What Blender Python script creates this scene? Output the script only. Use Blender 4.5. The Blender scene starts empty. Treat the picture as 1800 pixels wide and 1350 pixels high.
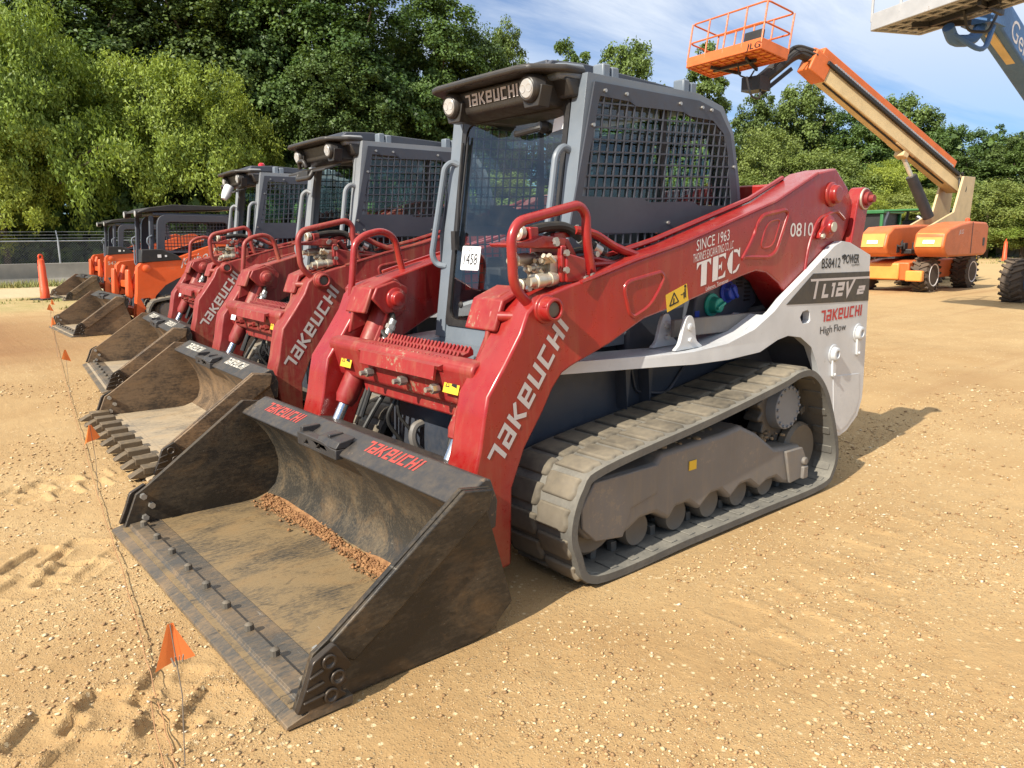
import bpy, bmesh, math, random
import numpy as np
from mathutils import Vector, Matrix
from mathutils.geometry import tessellate_polygon
R = math.radians
sc = bpy.context.scene
COL = sc.collection
rnd = random.Random(7)
# ---------------------------------------------------------------- camera, sky, sun, exposure
CAM = Vector((0.807, 3.040, 1.434)); YAW, PITCH, ROLL, FPX = R(230.0646), R(10.8551), R(-0.5422), 1343.76
cy_, sy_ = math.cos(YAW), math.sin(YAW)
FWD = Vector((cy_*math.cos(PITCH), sy_*math.cos(PITCH), -math.sin(PITCH)))
r0 = FWD.cross(Vector((0, 0, 1))).normalized(); u0 = r0.cross(FWD)
RGT = r0*math.cos(ROLL) + u0*math.sin(ROLL); UPV = -r0*math.sin(ROLL) + u0*math.cos(ROLL)
cd = bpy.data.cameras.new('camera'); cam = bpy.data.objects.new('camera', cd); COL.objects.link(cam)
m3 = Matrix((RGT, UPV, -FWD)).transposed()
cam.matrix_world = Matrix.Translation(CAM) @ m3.to_4x4()
cd.sensor_width = 36; cd.lens = FPX/1800*36; cd.clip_start = .05; cd.clip_end = 3000
sc.camera = cam
SUN_EL = R(38); SUN_DIR = Vector((math.cos(SUN_EL)*.990, math.cos(SUN_EL)*.140, math.sin(SUN_EL)))
w = bpy.data.worlds.new('World'); sc.world = w; w.use_nodes = True
nt = w.node_tree; nt.nodes.clear()
def N(nt, t, **kw):
    n = nt.nodes.new(t)
    for k, v in kw.items():
        if k in n.inputs: n.inputs[k].default_value = v
        else: setattr(n, k, v)
    return n
def mixc(nt, fac, a, b, bt='MIX'):
    n = nt.nodes.new('ShaderNodeMix'); n.data_type = 'RGBA'; n.blend_type = bt
    for s, v in ((n.inputs[0], fac), (n.inputs[6], a), (n.inputs[7], b)):
        if hasattr(v, 'is_linked'): nt.links.new(v, s)
        elif isinstance(v, (int, float)): s.default_value = v
        else: s.default_value = (*v, 1)[:4]
    return n.outputs[2]
def ramp(nt, fac, p0, p1, lo=0., hi=1.):
    n = nt.nodes.new('ShaderNodeMapRange'); n.inputs[1].default_value = p0; n.inputs[2].default_value = p1
    n.inputs[3].default_value = lo; n.inputs[4].default_value = hi; n.clamp = True
    nt.links.new(fac, n.inputs[0]); return n.outputs[0]
def mth(nt, op, a, b=None):
    n = nt.nodes.new('ShaderNodeMath'); n.operation = op
    for s, v in ((n.inputs[0], a), (n.inputs[1], b)):
        if v is None: continue
        if hasattr(v, 'is_linked'): nt.links.new(v, s)
        else: s.default_value = v
    return n.outputs[0]
sky = N(nt, 'ShaderNodeTexSky', sky_type='NISHITA', sun_disc=False, sun_elevation=SUN_EL,
        sun_rotation=math.atan2(SUN_DIR.x, SUN_DIR.y), air_density=1.0, dust_density=.6, ozone_density=2.0)
tc = N(nt, 'ShaderNodeTexCoord'); mp = N(nt, 'ShaderNodeMapping')
sep = N(nt, 'ShaderNodeSeparateXYZ'); nt.links.new(tc.outputs['Generated'], sep.inputs[0])
zc = mth(nt, 'MAXIMUM', sep.outputs[2], .04)                      # project the view direction on a cloud layer
zc = mth(nt, 'ADD', zc, .08)
cx = mth(nt, 'DIVIDE', sep.outputs[0], zc); cyy = mth(nt, 'DIVIDE', sep.outputs[1], zc)
cmb = N(nt, 'ShaderNodeCombineXYZ'); nt.links.new(cx, cmb.inputs[0]); nt.links.new(cyy, cmb.inputs[1])
mp.inputs['Scale'].default_value = (.22, .95, 1); mp.inputs['Rotation'].default_value = (0, 0, R(25)); mp.inputs['Location'].default_value = (3.3, .7, 0)
nt.links.new(cmb.outputs[0], mp.inputs[0])
n1 = N(nt, 'ShaderNodeTexNoise', Scale=1.1, Detail=9., Roughness=.62, Distortion=.55); nt.links.new(mp.outputs[0], n1.inputs['Vector'])
n2 = N(nt, 'ShaderNodeTexNoise', Scale=.45, Detail=3.); nt.links.new(mp.outputs[0], n2.inputs['Vector'])
cl = mth(nt, 'MULTIPLY', ramp(nt, sep.outputs[2], .08, .32, .15, 1.), ramp(nt, mth(nt, 'ADD', mth(nt, 'MULTIPLY', n1.outputs[0], .6), mth(nt, 'MULTIPLY', n2.outputs[0], .5)), .455, .61, 0., 1.))
skycol = mixc(nt, cl, mixc(nt, 1.0, sky.outputs[0], (.60, .92, 1.30), 'MULTIPLY'), (11.0, 11.6, 12.2))
bg = N(nt, 'ShaderNodeBackground'); bg.inputs[1].default_value = .066; nt.links.new(skycol, bg.inputs[0])
out = N(nt, 'ShaderNodeOutputWorld'); nt.links.new(bg.outputs[0], out.inputs[0])
ld = bpy.data.lights.new('sun', 'SUN'); ld.energy = 5.0; ld.angle = R(.5); ld.color = (1, .93, .80)
sun = bpy.data.objects.new('sun', ld); COL.objects.link(sun)
sun.rotation_euler = (-SUN_DIR).to_track_quat('-Z', 'Y').to_euler(); sun.location = (10, 5, 30)
sc.view_settings.view_transform = 'Standard'; sc.view_settings.look = 'None'; sc.view_settings.gamma = 1
sc.view_settings.exposure = .54; sc.view_settings.use_curve_mapping = False
sc.cycles.max_bounces = 6; sc.cycles.transparent_max_bounces = 16; sc.cycles.caustics_reflective = False; sc.cycles.caustics_refractive = False
sc.cycles.use_denoising = True

def px_dir(px, py):
    return FWD + RGT*((px-900)/FPX) + UPV*((675-py)/FPX)
def at(px, dist):                                                  # ground point under a bearing at a distance
    d = px_dir(px, 420); h = Vector((d.x, d.y)).normalized()
    return Vector((CAM.x + h.x*dist, CAM.y + h.y*dist, 0))
def ztop(px, py, dist):
    d = px_dir(px, py); return CAM.z + d.z/math.hypot(d.x, d.y)*dist

# ---------------------------------------------------------------- materials
def new_mat(name):
    m = bpy.data.materials.new(name); m.use_nodes = True; nt = m.node_tree
    return m, nt, nt.nodes['Principled BSDF']
def coords(nt, scale=(1, 1, 1), rot=(0, 0, 0)):
    t = N(nt, 'ShaderNodeTexCoord'); mp = N(nt, 'ShaderNodeMapping'); mp.inputs['Scale'].default_value = scale; mp.inputs['Rotation'].default_value = rot
    nt.links.new(t.outputs['Object'], mp.inputs[0]); return mp.outputs[0]
def noise(nt, co, scale, detail=4., rough=.55, dist=0.):
    n = N(nt, 'ShaderNodeTexNoise', Scale=scale, Detail=detail, Roughness=rough, Distortion=dist); nt.links.new(co, n.inputs['Vector']); return n.outputs[0]
def bump(nt, bsdf, h, strength=.2, dist=.01):
    b = N(nt, 'ShaderNodeBump'); b.inputs['Strength'].default_value = strength; b.inputs['Distance'].default_value = dist
    nt.links.new(h, b.inputs['Height']); nt.links.new(b.outputs[0], bsdf.inputs['Normal'])
DUST = (.36, .25, .13)
def paint(name, col, rough=.35, dust=.25, chips=0., metal=0., coat=0., var=.12, lowdust=0., dustcol=DUST, chipcol=(.30, .22, .14), streak=0.):
    m, nt, b = new_mat(name); co = coords(nt)
    n = noise(nt, co, 3.5, 5); f = noise(nt, co, 26, 6, .65); g = noise(nt, co, 150, 3)
    c = mixc(nt, ramp(nt, n, .3, .7), [v*(1-var) for v in col], [v*(1+var) for v in col])
    geo = N(nt, 'ShaderNodeNewGeometry'); s = N(nt, 'ShaderNodeSeparateXYZ'); nt.links.new(geo.outputs['Normal'], s.inputs[0])
    upf = ramp(nt, s.outputs[2], .1, .9, .25, 1.0)
    df = mth(nt, 'MULTIPLY', ramp(nt, mth(nt, 'ADD', mth(nt, 'MULTIPLY', f, .6), mth(nt, 'MULTIPLY', n, .4)), .40, .75, .15, 1.), mth(nt, 'MULTIPLY', upf, dust))
    if lowdust:
        t = N(nt, 'ShaderNodeTexCoord'); s2 = N(nt, 'ShaderNodeSeparateXYZ'); nt.links.new(t.outputs['Object'], s2.inputs[0])
        df = mth(nt, 'MAXIMUM', df, mth(nt, 'MULTIPLY', ramp(nt, s2.outputs[2], .8, .0, 0., lowdust), ramp(nt, f, .35, .65)))
    c = mixc(nt, df, c, dustcol)
    if streak:
        sv_ = noise(nt, coords(nt, (9, 9, 1.1)), 2.4, 5, .65); sc2 = noise(nt, coords(nt, (40, 5, 60), (0, R(35), 0)), 1.6, 4, .7)
        c = mixc(nt, ramp(nt, sv_, .50, .78, 0., streak), c, dustcol); c = mixc(nt, ramp(nt, sc2, .70, .74, 0., streak*1.2), c, [min(1, v*1.2+.10) for v in col])
    if chips:
        cf = ramp(nt, mth(nt, 'ADD', mth(nt, 'MULTIPLY', noise(nt, co, 45, 6, .7), .55), mth(nt, 'MULTIPLY', n, .45)), .66-.1*chips, .69-.1*chips)
        c = mixc(nt, mth(nt, 'MULTIPLY', cf, .85), c, chipcol)
    nt.links.new(c, b.inputs['Base Color'])
    nt.links.new(ramp(nt, f, .3, .7, rough-.08, rough+.18), b.inputs['Roughness'])
    b.inputs['Metallic'].default_value = metal; b.inputs['Coat Weight'].default_value = coat; b.inputs['Coat Roughness'].default_value = .15
    bump(nt, b, mth(nt, 'ADD', mth(nt, 'MULTIPLY', n, .6), mth(nt, 'MULTIPLY', g, .06)), .12, .004)
    return m
M = {}
M['red'] = paint('red_paint', (.290, .0115, .0110), .30, .06, .0, coat=.32, lowdust=.16, streak=.15)
M['red_worn'] = paint('worn_red_paint', (.27, .014, .016), .42, .18, .62, lowdust=.35, streak=.3)
M['old_red'] = paint('faded_red_paint', (.25, .020, .021), .46, .22, .45, lowdust=.34, streak=.42)
M['cab'] = paint('blue_grey_paint', (.155, .182, .215), .38, .14, .0, coat=.15)
M['guard'] = paint('slate_paint', (.052, .058, .075), .42, .10)
M['cab_old'] = paint('dusty_blue_grey_paint', (.22, .24, .265), .45, .40, .2)
M['tub'] = paint('dark_slate_paint', (.036, .046, .066), .40, .24, .1, lowdust=.12)
M['white'] = paint('pale_grey_paint', (.56, .57, .58), .32, .07, .05, coat=.2, lowdust=.08)
M['black'] = paint('black_plastic', (.018, .018, .020), .45, .15)
M['visor'] = paint('dark_visor_plastic', (.030, .027, .025), .40, .12)
M['hose'] = paint('black_rubber_hose', (.015, .015, .015), .5, .12)
M['chrome'] = paint('chrome', (.72, .72, .72), .12, .10, metal=1.)
M['brass'] = paint('plated_coupler', (.62, .57, .46), .42, .30, metal=.65)
M['bolt'] = paint('zinc_bolt', (.50, .48, .44), .35, .2, metal=.8)
M['frame'] = paint('undercarriage_paint', (.165, .155, .150), .5, .60, .70, lowdust=.35, dustcol=(.30, .235, .15), chipcol=(.26, .22, .17), streak=.35)
M['dirt_tan'] = paint('dried_mud', (.27, .19, .11), .95, .3, var=.4)
M['steelwheel'] = paint('dusty_steel', (.12, .11, .095), .5, .55, metal=.2)
M['decal_w'] = paint('white_decal', (.70, .66, .64), .4, .03, var=.04)
M['decal_lg'] = paint('silver_decal', (.55, .50, .48), .4, .04, var=.04)
M['decal_k'] = paint('black_decal', (.012, .012, .012), .4, .03)
M['decal_db'] = paint('dark_decal', (.040, .037, .036), .35, .05)
M['decal_r'] = paint('red_decal', (.50, .03, .03), .4, .03)
M['rust_r'] = paint('worn_red_decal', (.45, .05, .04), .5, .1, 1.2, chipcol=(.03, .028, .026))
M['worn_w'] = paint('worn_white_decal', (.62, .58, .5), .5, .2, .9, chipcol=(.06, .045, .035))
M['yellow'] = paint('yellow_sticker', (.72, .46, .03), .4, .06)
M['paper'] = paint('white_paper', (.78, .78, .80), .6, .02)
M['blue'] = paint('blue_cap', (.02, .05, .38), .35, .02)
M['green'] = paint('green_cap', (.02, .33, .24), .35, .02)
M['orange'] = paint('orange_paint', (.70, .105, .022), .36, .14, .25, coat=.2, lowdust=.25)
M['lift_orange'] = paint('lift_orange_paint', (.58, .135, .032), .42, .14, .2)
M['lift_orange_lit'] = paint('lift_orange_lit_paint', (.78, .30, .06), .42, .10, .2)  # lift orange with sunlight put into the colour, for the hood fronts
M['cream'] = paint('cream_paint', (.62, .47, .25), .42, .18, .3)
M['blue_paint'] = paint('lift_blue_paint', (.05, .14, .33), .42, .12, .2)
M['lightgrey'] = paint('lift_grey_paint', (.42, .42, .43), .45, .2, .5, chipcol=(.25, .16, .09))
M['green_paint'] = paint('tractor_green_paint', (.03, .16, .05), .4, .15)
M['safety'] = paint('safety_orange_plastic', (.80, .09, .025), .45, .05)
M['concrete'] = paint('weathered_concrete', (.20, .19, .17), .85, .25, .6, chipcol=(.11, .105, .10))
M['concrete_l'] = paint('pale_concrete', (.40, .38, .33), .85, .25, .4, chipcol=(.25, .22, .2))
M['galv'] = paint('galvanised_steel', (.42, .44, .46), .4, .05, metal=.6)
M['bark'] = paint('bark', (.085, .062, .045), .9, .1)
M['lens'] = paint('lamp_lens', (.42, .40, .38), .2, .06, coat=.5)
M['red_lens'] = paint('red_beacon', (.55, .01, .02), .2, .0, coat=.5)
M['string'] = paint('orange_twine', (.38, .19, .085), .8, .3)
M['wire'] = paint('flag_wire', (.20, .17, .14), .6, .3)
M['interior'] = paint('dark_interior', (.022, .022, .025), .6, .1)
def rubber():
    m, nt, b = new_mat('dusty_rubber'); co = coords(nt)
    n = noise(nt, co, 7, 5, .6); f = noise(nt, co, 60, 5, .6)
    geo = N(nt, 'ShaderNodeNewGeometry'); s = N(nt, 'ShaderNodeSeparateXYZ'); nt.links.new(geo.outputs['Normal'], s.inputs[0])
    up = ramp(nt, s.outputs[2], -.1, .8, .25, .72)
    d = mth(nt, 'MULTIPLY', ramp(nt, mth(nt, 'ADD', mth(nt, 'MULTIPLY', n, .7), mth(nt, 'MULTIPLY', f, .3)), .30, .62, .35, 1.), up)
    nt.links.new(mixc(nt, d, (.060, .058, .055), (.30, .275, .225)), b.inputs['Base Color']); b.inputs['Roughness'].default_value = .8
    bump(nt, b, mth(nt, 'ADD', n, mth(nt, 'MULTIPLY', f, .4)), .35, .008); return m
M['rubber'] = rubber()
M['pad'] = paint('worn_rubber_pad', (.12, .102, .078), .8, .58, dustcol=(.35, .285, .185), var=.55)
M['tyre'] = paint('dusty_tyre', (.07, .055, .045), .85, .75, dustcol=(.26, .17, .09))
def steel(name, dark, tan, amount, gloss=.42, scr=1.):
    m, nt, b = new_mat(name); co = coords(nt, (1.2, 2.2, 2.)); c2 = coords(nt, (3., 30, 26), (0, R(20), R(14))); c3 = coords(nt, (14, 2.2, 30), (0, 0, R(-24)))
    n = noise(nt, co, 2.0, 7, .62, .6); st = noise(nt, c2, 2.6, 6, .7); s3 = noise(nt, c3, 3.0, 5, .7); f = noise(nt, co, 42, 4, .6); pt = noise(nt, co, 5.5, 6, .68, 1.4)
    k = mth(nt, 'ADD', mth(nt, 'MULTIPLY', n, .5), mth(nt, 'ADD', mth(nt, 'MULTIPLY', st, .26), mth(nt, 'MULTIPLY', f, .24)))
    c = mixc(nt, ramp(nt, k, .58-.22*amount, .72-.22*amount, 0., .95), dark, tan)
    c = mixc(nt, ramp(nt, pt, .58, .70, 0., .75), c, [v*.55 for v in dark])
    c = mixc(nt, ramp(nt, noise(nt, co, 1.9, 7, .65, 1.2), .52, .74, 0., .42*min(1, amount+.1)), c, (.34, .19, .070))
    c = mixc(nt, ramp(nt, s3, .66, .74, 0., .5*scr), c, (.36, .32, .26))
    nt.links.new(c, b.inputs['Base Color']); b.inputs['Metallic'].default_value = .15
    nt.links.new(ramp(nt, mth(nt, 'ADD', mth(nt, 'MULTIPLY', n, .6), mth(nt, 'MULTIPLY', f, .4)), .35, .65, gloss-.08, gloss+.25), b.inputs['Roughness'])
    bump(nt, b, mth(nt, 'ADD', mth(nt, 'MULTIPLY', st, .5), f), .22, .005); return m
M['bsteel'] = steel('black_bucket_steel', (.026, .022, .018), (.090, .066, .040), .55, .40)
M['bfloor'] = steel('scraped_bucket_floor', (.062, .056, .048), (.27, .185, .092), .92, .48)
M['bback'] = steel('dusty_bucket_back', (.038, .034, .028), (.130, .098, .060), .52, .43)
M['blip'] = paint('black_bucket_paint', (.026, .027, .031), .42, .22, .6, chipcol=(.16, .11, .07))
M['bedge'] = steel('bare_cutting_edge', (.085, .075, .062), (.22, .150, .085), .6, .40)
M['rsteel'] = steel('rusty_bucket_steel', (.060, .044, .032), (.23, .150, .085), .75, .55)
M['dsteel'] = steel('muddy_bucket_floor', (.19, .165, .135), (.44, .34, .22), .95, .6)
M['tooth'] = paint('dusty_tooth', (.10, .075, .05), .5, .6, .6, metal=.3)
M['cutter'] = paint('scuffed_side_cutter', (.045, .036, .030), .33, .15, .6, metal=.5, chipcol=(.20, .15, .10))
def dirt_mat():
    m, nt, b = new_mat('red_dirt'); co = coords(nt); n = noise(nt, co, 25, 6)
    nt.links.new(mixc(nt, ramp(nt, n, .35, .65), (.22, .100, .040), (.38, .200, .085)), b.inputs['Base Color']); b.inputs['Roughness'].default_value = .95
    bump(nt, b, noise(nt, co, 90, 4), .6, .01); return m
M['dirt'] = dirt_mat()
def glass(name, tint, refl=.9, alpha=.5, base=(.02, .03, .04)):
    m, nt, b = new_mat(name); nt.nodes.remove(b); o = nt.nodes['Material Output']
    t = N(nt, 'ShaderNodeBsdfTransparent'); t.inputs[0].default_value = (*tint, 1)
    g = N(nt, 'ShaderNodeBsdfGlossy'); g.inputs['Roughness'].default_value = .015; g.inputs[0].default_value = (refl, refl, refl, 1)
    co = coords(nt); dfs = N(nt, 'ShaderNodeBsdfDiffuse'); dfs.inputs[0].default_value = (.30, .26, .2, 1)
    fr = N(nt, 'ShaderNodeFresnel'); fr.inputs[0].default_value = 1.52
    x = N(nt, 'ShaderNodeMixShader'); y = N(nt, 'ShaderNodeMixShader')
    gg = N(nt, 'ShaderNodeNewGeometry'); nt.links.new(mth(nt, 'MULTIPLY', mth(nt, 'MULTIPLY', fr.outputs[0], 1.7), mth(nt, 'SUBTRACT', 1., gg.outputs['Backfacing'])), x.inputs[0]); nt.links.new(t.outputs[0], x.inputs[1]); nt.links.new(g.outputs[0], x.inputs[2])
    nt.links.new(ramp(nt, noise(nt, co, 5, 6, .7), .50, .8, .0, .035), y.inputs[0]); nt.links.new(x.outputs[0], y.inputs[1]); nt.links.new(dfs.outputs[0], y.inputs[2])
    nt.links.new(y.outputs[0], o.inputs[0]); return m
M['glass'] = glass('windshield_glass', (.86, .89, .90))
M['sideglass'] = glass('tinted_side_glass', (.84, .93, .90))
def flag_mat():
    m, nt, b = new_mat('orange_flag_vinyl'); b.inputs['Base Color'].default_value = (.82, .19, .055, 1); b.inputs['Roughness'].default_value = .5
    t = N(nt, 'ShaderNodeBsdfTranslucent'); t.inputs[0].default_value = (.95, .33, .09, 1); x = N(nt, 'ShaderNodeMixShader'); x.inputs[0].default_value = .45
    nt.links.new(b.outputs[0], x.inputs[1]); nt.links.new(t.outputs[0], x.inputs[2]); nt.links.new(x.outputs[0], nt.nodes['Material Output'].inputs[0]); return m
M['flag'] = flag_mat()
def leaf_mat(name, a, bcol, sc_=.55):
    m, nt, b = new_mat(name); co = coords(nt); oi = N(nt, 'ShaderNodeObjectInfo')
    n = noise(nt, co, sc_, 3); f = noise(nt, co, 9, 2)
    k = mth(nt, 'ADD', mth(nt, 'MULTIPLY', n, .55), mth(nt, 'MULTIPLY', f, .45))
    c = mixc(nt, ramp(nt, k, .36, .64), a, bcol)
    geo = N(nt, 'ShaderNodeNewGeometry'); c = mixc(nt, ramp(nt, geo.outputs['Random Per Island'], .0, 1., 0., .55), c, [min(1, v*1.55) for v in bcol]); c = mixc(nt, ramp(nt, geo.outputs['Random Per Island'], .22, .0, 0., .6), c, [v*.55 for v in a])
    hs = N(nt, 'ShaderNodeHueSaturation'); nt.links.new(c, hs.inputs['Color'])
    nt.links.new(ramp(nt, oi.outputs['Random'], 0, 1, .482, .515), hs.inputs['Hue']); nt.links.new(ramp(nt, oi.outputs['Random'], 0, 1, 1.15, .85), hs.inputs['Value'])
    nt.links.new(hs.outputs[0], b.inputs['Base Color']); b.inputs['Roughness'].default_value = .52; b.inputs['Specular IOR Level'].default_value = .35
    t = N(nt, 'ShaderNodeBsdfTranslucent'); x = N(nt, 'ShaderNodeMixShader'); x.inputs[0].default_value = .28
    nt.links.new(mixc(nt, 1., hs.outputs[0], (1.35, 1.25, .6), 'MULTIPLY'), t.inputs[0])
    nt.links.new(b.outputs[0], x.inputs[1]); nt.links.new(t.outputs[0], x.inputs[2]); nt.links.new(x.outputs[0], nt.nodes['Material Output'].inputs[0]); return m
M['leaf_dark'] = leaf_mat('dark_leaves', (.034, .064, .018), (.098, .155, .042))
M['leaf_mid'] = leaf_mat('mid_leaves', (.054, .100, .024), (.140, .200, .052))
M['leaf_willow'] = leaf_mat('willow_leaves', (.115, .185, .026), (.250, .315, .052))
M['leaf_olive'] = leaf_mat('olive_leaves', (.100, .150, .032), (.210, .255, .066))
def mesh_mat():
    m, nt, b = new_mat('chain_link_wire'); co = coords(nt); s = N(nt, 'ShaderNodeSeparateXYZ'); nt.links.new(co, s.inputs[0])
    u = mth(nt, 'ADD', mth(nt, 'ADD', s.outputs[0], s.outputs[1]), s.outputs[2]); v = mth(nt, 'SUBTRACT', mth(nt, 'ADD', s.outputs[0], s.outputs[1]), s.outputs[2])
    def line(q): return mth(nt, 'LESS_THAN', mth(nt, 'FRACT', mth(nt, 'MULTIPLY', q, 1/.085)), .075)
    a = mth(nt, 'MAXIMUM', line(u), line(v)); b.inputs['Base Color'].default_value = (.33, .35, .36, 1); b.inputs['Metallic'].default_value = .5; b.inputs['Roughness'].default_value = .5
    nt.links.new(a, b.inputs['Alpha']); return m
M['chain'] = mesh_mat()

# ---------------------------------------------------------------- mesh helpers
class MB:
    def __init__(s): s.v = []; s.f = []; s.fm = []; s.mi = 0
    def add(s, vs, fs):
        o = len(s.v); s.v += [tuple(p) for p in vs]; s.f += [tuple(i+o for i in f) for f in fs]; s.fm += [s.mi]*len(fs); return s
    def box(s, c, d, rot=None):
        vs = [Vector((x*d[0]/2, y*d[1]/2, z*d[2]/2)) for x in (-1, 1) for y in (-1, 1) for z in (-1, 1)]
        if rot: vs = [rot @ p for p in vs]
        return s.add([p+Vector(c) for p in vs], [(0, 1, 3, 2), (4, 6, 7, 5), (0, 4, 5, 1), (2, 3, 7, 6), (0, 2, 6, 4), (1, 5, 7, 3)])
    def bar(s, p0, p1, a, b, up=(0, 0, 1)):
        p0, p1 = Vector(p0), Vector(p1); d = (p1-p0); L = d.length; d.normalize(); x = d.cross(Vector(up)); x.normalize(); y = x.cross(d)
        return s.box((p0+p1)/2, (a, L, b), Matrix((x, d, y)).transposed())
    def prism(s, poly, a, b, axis=1, holes=()):
        def P(q, t):
            q = list(q); return (t, q[0], q[1]) if axis == 0 else (q[0], t, q[1]) if axis == 1 else (q[0], q[1], t)
        loops = [list(poly)] + [list(h) for h in holes]; flat = [q for l in loops for q in l]; n = len(flat)
        vs = [P(q, a) for q in flat] + [P(q, b) for q in flat]; fs = []
        if holes:
            tri = tessellate_polygon([[Vector((q[0], q[1], 0)) for q in l] for l in loops])
            for t in tri: fs.append(tuple(t)); fs.append(tuple(i+n for i in reversed(t)))
        else: fs += [tuple(range(n)), tuple(reversed(range(n, 2*n)))]
        o = 0
        for l in loops:
            k = len(l)
            for i in range(k): j = (i+1) % k; fs.append((o+i, o+j, o+j+n, o+i+n))
            o += k
        return s.add(vs, fs)
    def cyl(s, p0, p1, r0, r1=None, n=18):
        p0, p1 = Vector(p0), Vector(p1); r1 = r0 if r1 is None else r1; d = (p1-p0).normalized()
        x = d.orthogonal().normalized(); y = d.cross(x); vs = []
        for p, r in ((p0, r0), (p1, r1)):
            for i in range(n): t = 2*math.pi*i/n; vs.append(p + (x*math.cos(t)+y*math.sin(t))*r)
        return s.add(vs, [(i, (i+1) % n, (i+1) % n+n, i+n) for i in range(n)] + [tuple(reversed(range(n))), tuple(range(n, 2*n))])
    def lathe(s, p0, d, prof, n=28):                                # prof: (distance along d, radius)
        p0, d = Vector(p0), Vector(d).normalized(); x = d.orthogonal().normalized(); y = d.cross(x); vs = []; fs = []
        for h, r in prof:
            for i in range(n): t = 2*math.pi*i/n; vs.append(p0 + d*h + (x*math.cos(t)+y*math.sin(t))*r)
        for k in range(len(prof)-1):
            for i in range(n): fs.append((k*n+i, k*n+(i+1) % n, (k+1)*n+(i+1) % n, (k+1)*n+i))
        fs += [tuple(reversed(range(n))), tuple(range((len(prof)-1)*n, len(prof)*n))]
        return s.add(vs, fs)
    def tube(s, pts, r, n=10, fil=0, closed=False):
        pts = [Vector(p) for p in pts]
        if fil: pts = fillet(pts, fil, closed)
        m = len(pts); tang = []
        for i in range(m):
            a = pts[(i-1) % m] if (i or closed) else pts[0]; b = pts[(i+1) % m] if (i < m-1 or closed) else pts[-1]; tang.append((b-a).normalized())
        x = tang[0].orthogonal().normalized(); vs = []
        for i in range(m):
            x = (x - tang[i]*x.dot(tang[i])).normalized(); y = tang[i].cross(x); rr = r[i] if isinstance(r, (list, tuple)) else r
            for k in range(n): t = 2*math.pi*k/n; vs.append(pts[i] + (x*math.cos(t)+y*math.sin(t))*rr)
        fs = [(i*n+k, i*n+(k+1) % n, ((i+1) % m)*n+(k+1) % n, ((i+1) % m)*n+k) for i in range(m if closed else m-1) for k in range(n)]
        if not closed: fs += [tuple(reversed(range(n))), tuple(range((m-1)*n, m*n))]
        return s.add(vs, fs)
    def ball(s, c, r, n=10, sq=(1, 1, 1)):
        k = n//2; prof = [(-r*math.cos(math.pi*i/k)*sq[2], max(r*math.sin(math.pi*i/k), 1e-4)) for i in range(k+1)]
        return s.lathe(c, (0, 0, 1), prof, n)
    def build(s, name, mat, parent=None, bevel=0, smooth=True, seg=2, yfun=None, cuts=(), angle=.6, recalc=True):
        me = bpy.data.meshes.new(name); me.from_pydata(s.v, [], s.f)
        mats = mat if isinstance(mat, (list, tuple)) else [mat]
        for q in mats: me.materials.append(M[q])
        if len(mats) > 1: me.polygons.foreach_set('material_index', s.fm)
        if recalc or cuts or yfun:
            bm = bmesh.new(); bm.from_mesh(me)
            for co, no in cuts: bmesh.ops.bisect_plane(bm, geom=bm.verts[:]+bm.edges[:]+bm.faces[:], plane_co=co, plane_no=no)
            if yfun:
                for v in bm.verts: v.co = yfun(v.co)
            bmesh.ops.recalc_face_normals(bm, faces=bm.faces[:]); bm.to_mesh(me); bm.free()
        if smooth:
            me.polygons.foreach_set('use_smooth', [True]*len(me.polygons)); me.set_sharp_from_angle(angle=angle)
        me.update()
        o = bpy.data.objects.new(name, me); COL.objects.link(o)
        if parent:
            q = parent; dep = 0
            while q.parent: q = q.parent; dep += 1
            if dep >= 2: o.location = parent.location; o.rotation_euler = parent.rotation_euler; parent = parent.parent
            o.parent = parent
        if bevel:
            b = o.modifiers.new('bevel', 'BEVEL'); b.width = bevel; b.segments = seg; b.limit_method = 'ANGLE'; b.angle_limit = R(30); b.harden_normals = False
        return o
def fillet(pts, r, closed=False, n=5):
    out = []; m = len(pts)
    for i, p in enumerate(pts):
        if not closed and i in (0, m-1): out.append(p); continue
        a, b = pts[(i-1) % m]-p, pts[(i+1) % m]-p; t = min(r, a.length*.48, b.length*.48)
        A, B = p+a.normalized()*t, p+b.normalized()*t
        for k in range(n+1): u = k/n; out.append(A*(1-u)**2 + p*2*u*(1-u) + B*u*u)
    return out
def rp(poly, r, n=4):                                              # round the corners of a 2-D outline
    return [(q.x, q.y) for q in fillet([Vector((x, y, 0)) for x, y in poly], r, True, n)]
def thing(name, label, cat, loc=(0, 0, 0), rz=0, group=None):
    o = bpy.data.objects.new(name, None); COL.objects.link(o); o.location = loc; o.rotation_euler = (0, 0, rz); o.empty_display_size = .2
    tag(o, label, cat, group); return o
def tag(o, label=None, cat=None, group=None, kind=None):
    if label: o['label'] = label
    if cat: o['category'] = cat
    if group: o['group'] = group
    if kind: o['kind'] = kind
    return o
def kids(o): return list(o.children)
def copy_tree(o, parent=None):
    c = o.copy(); COL.objects.link(c); c.parent = parent
    for ch in kids(o): copy_tree(ch, c)
    return c
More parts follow.
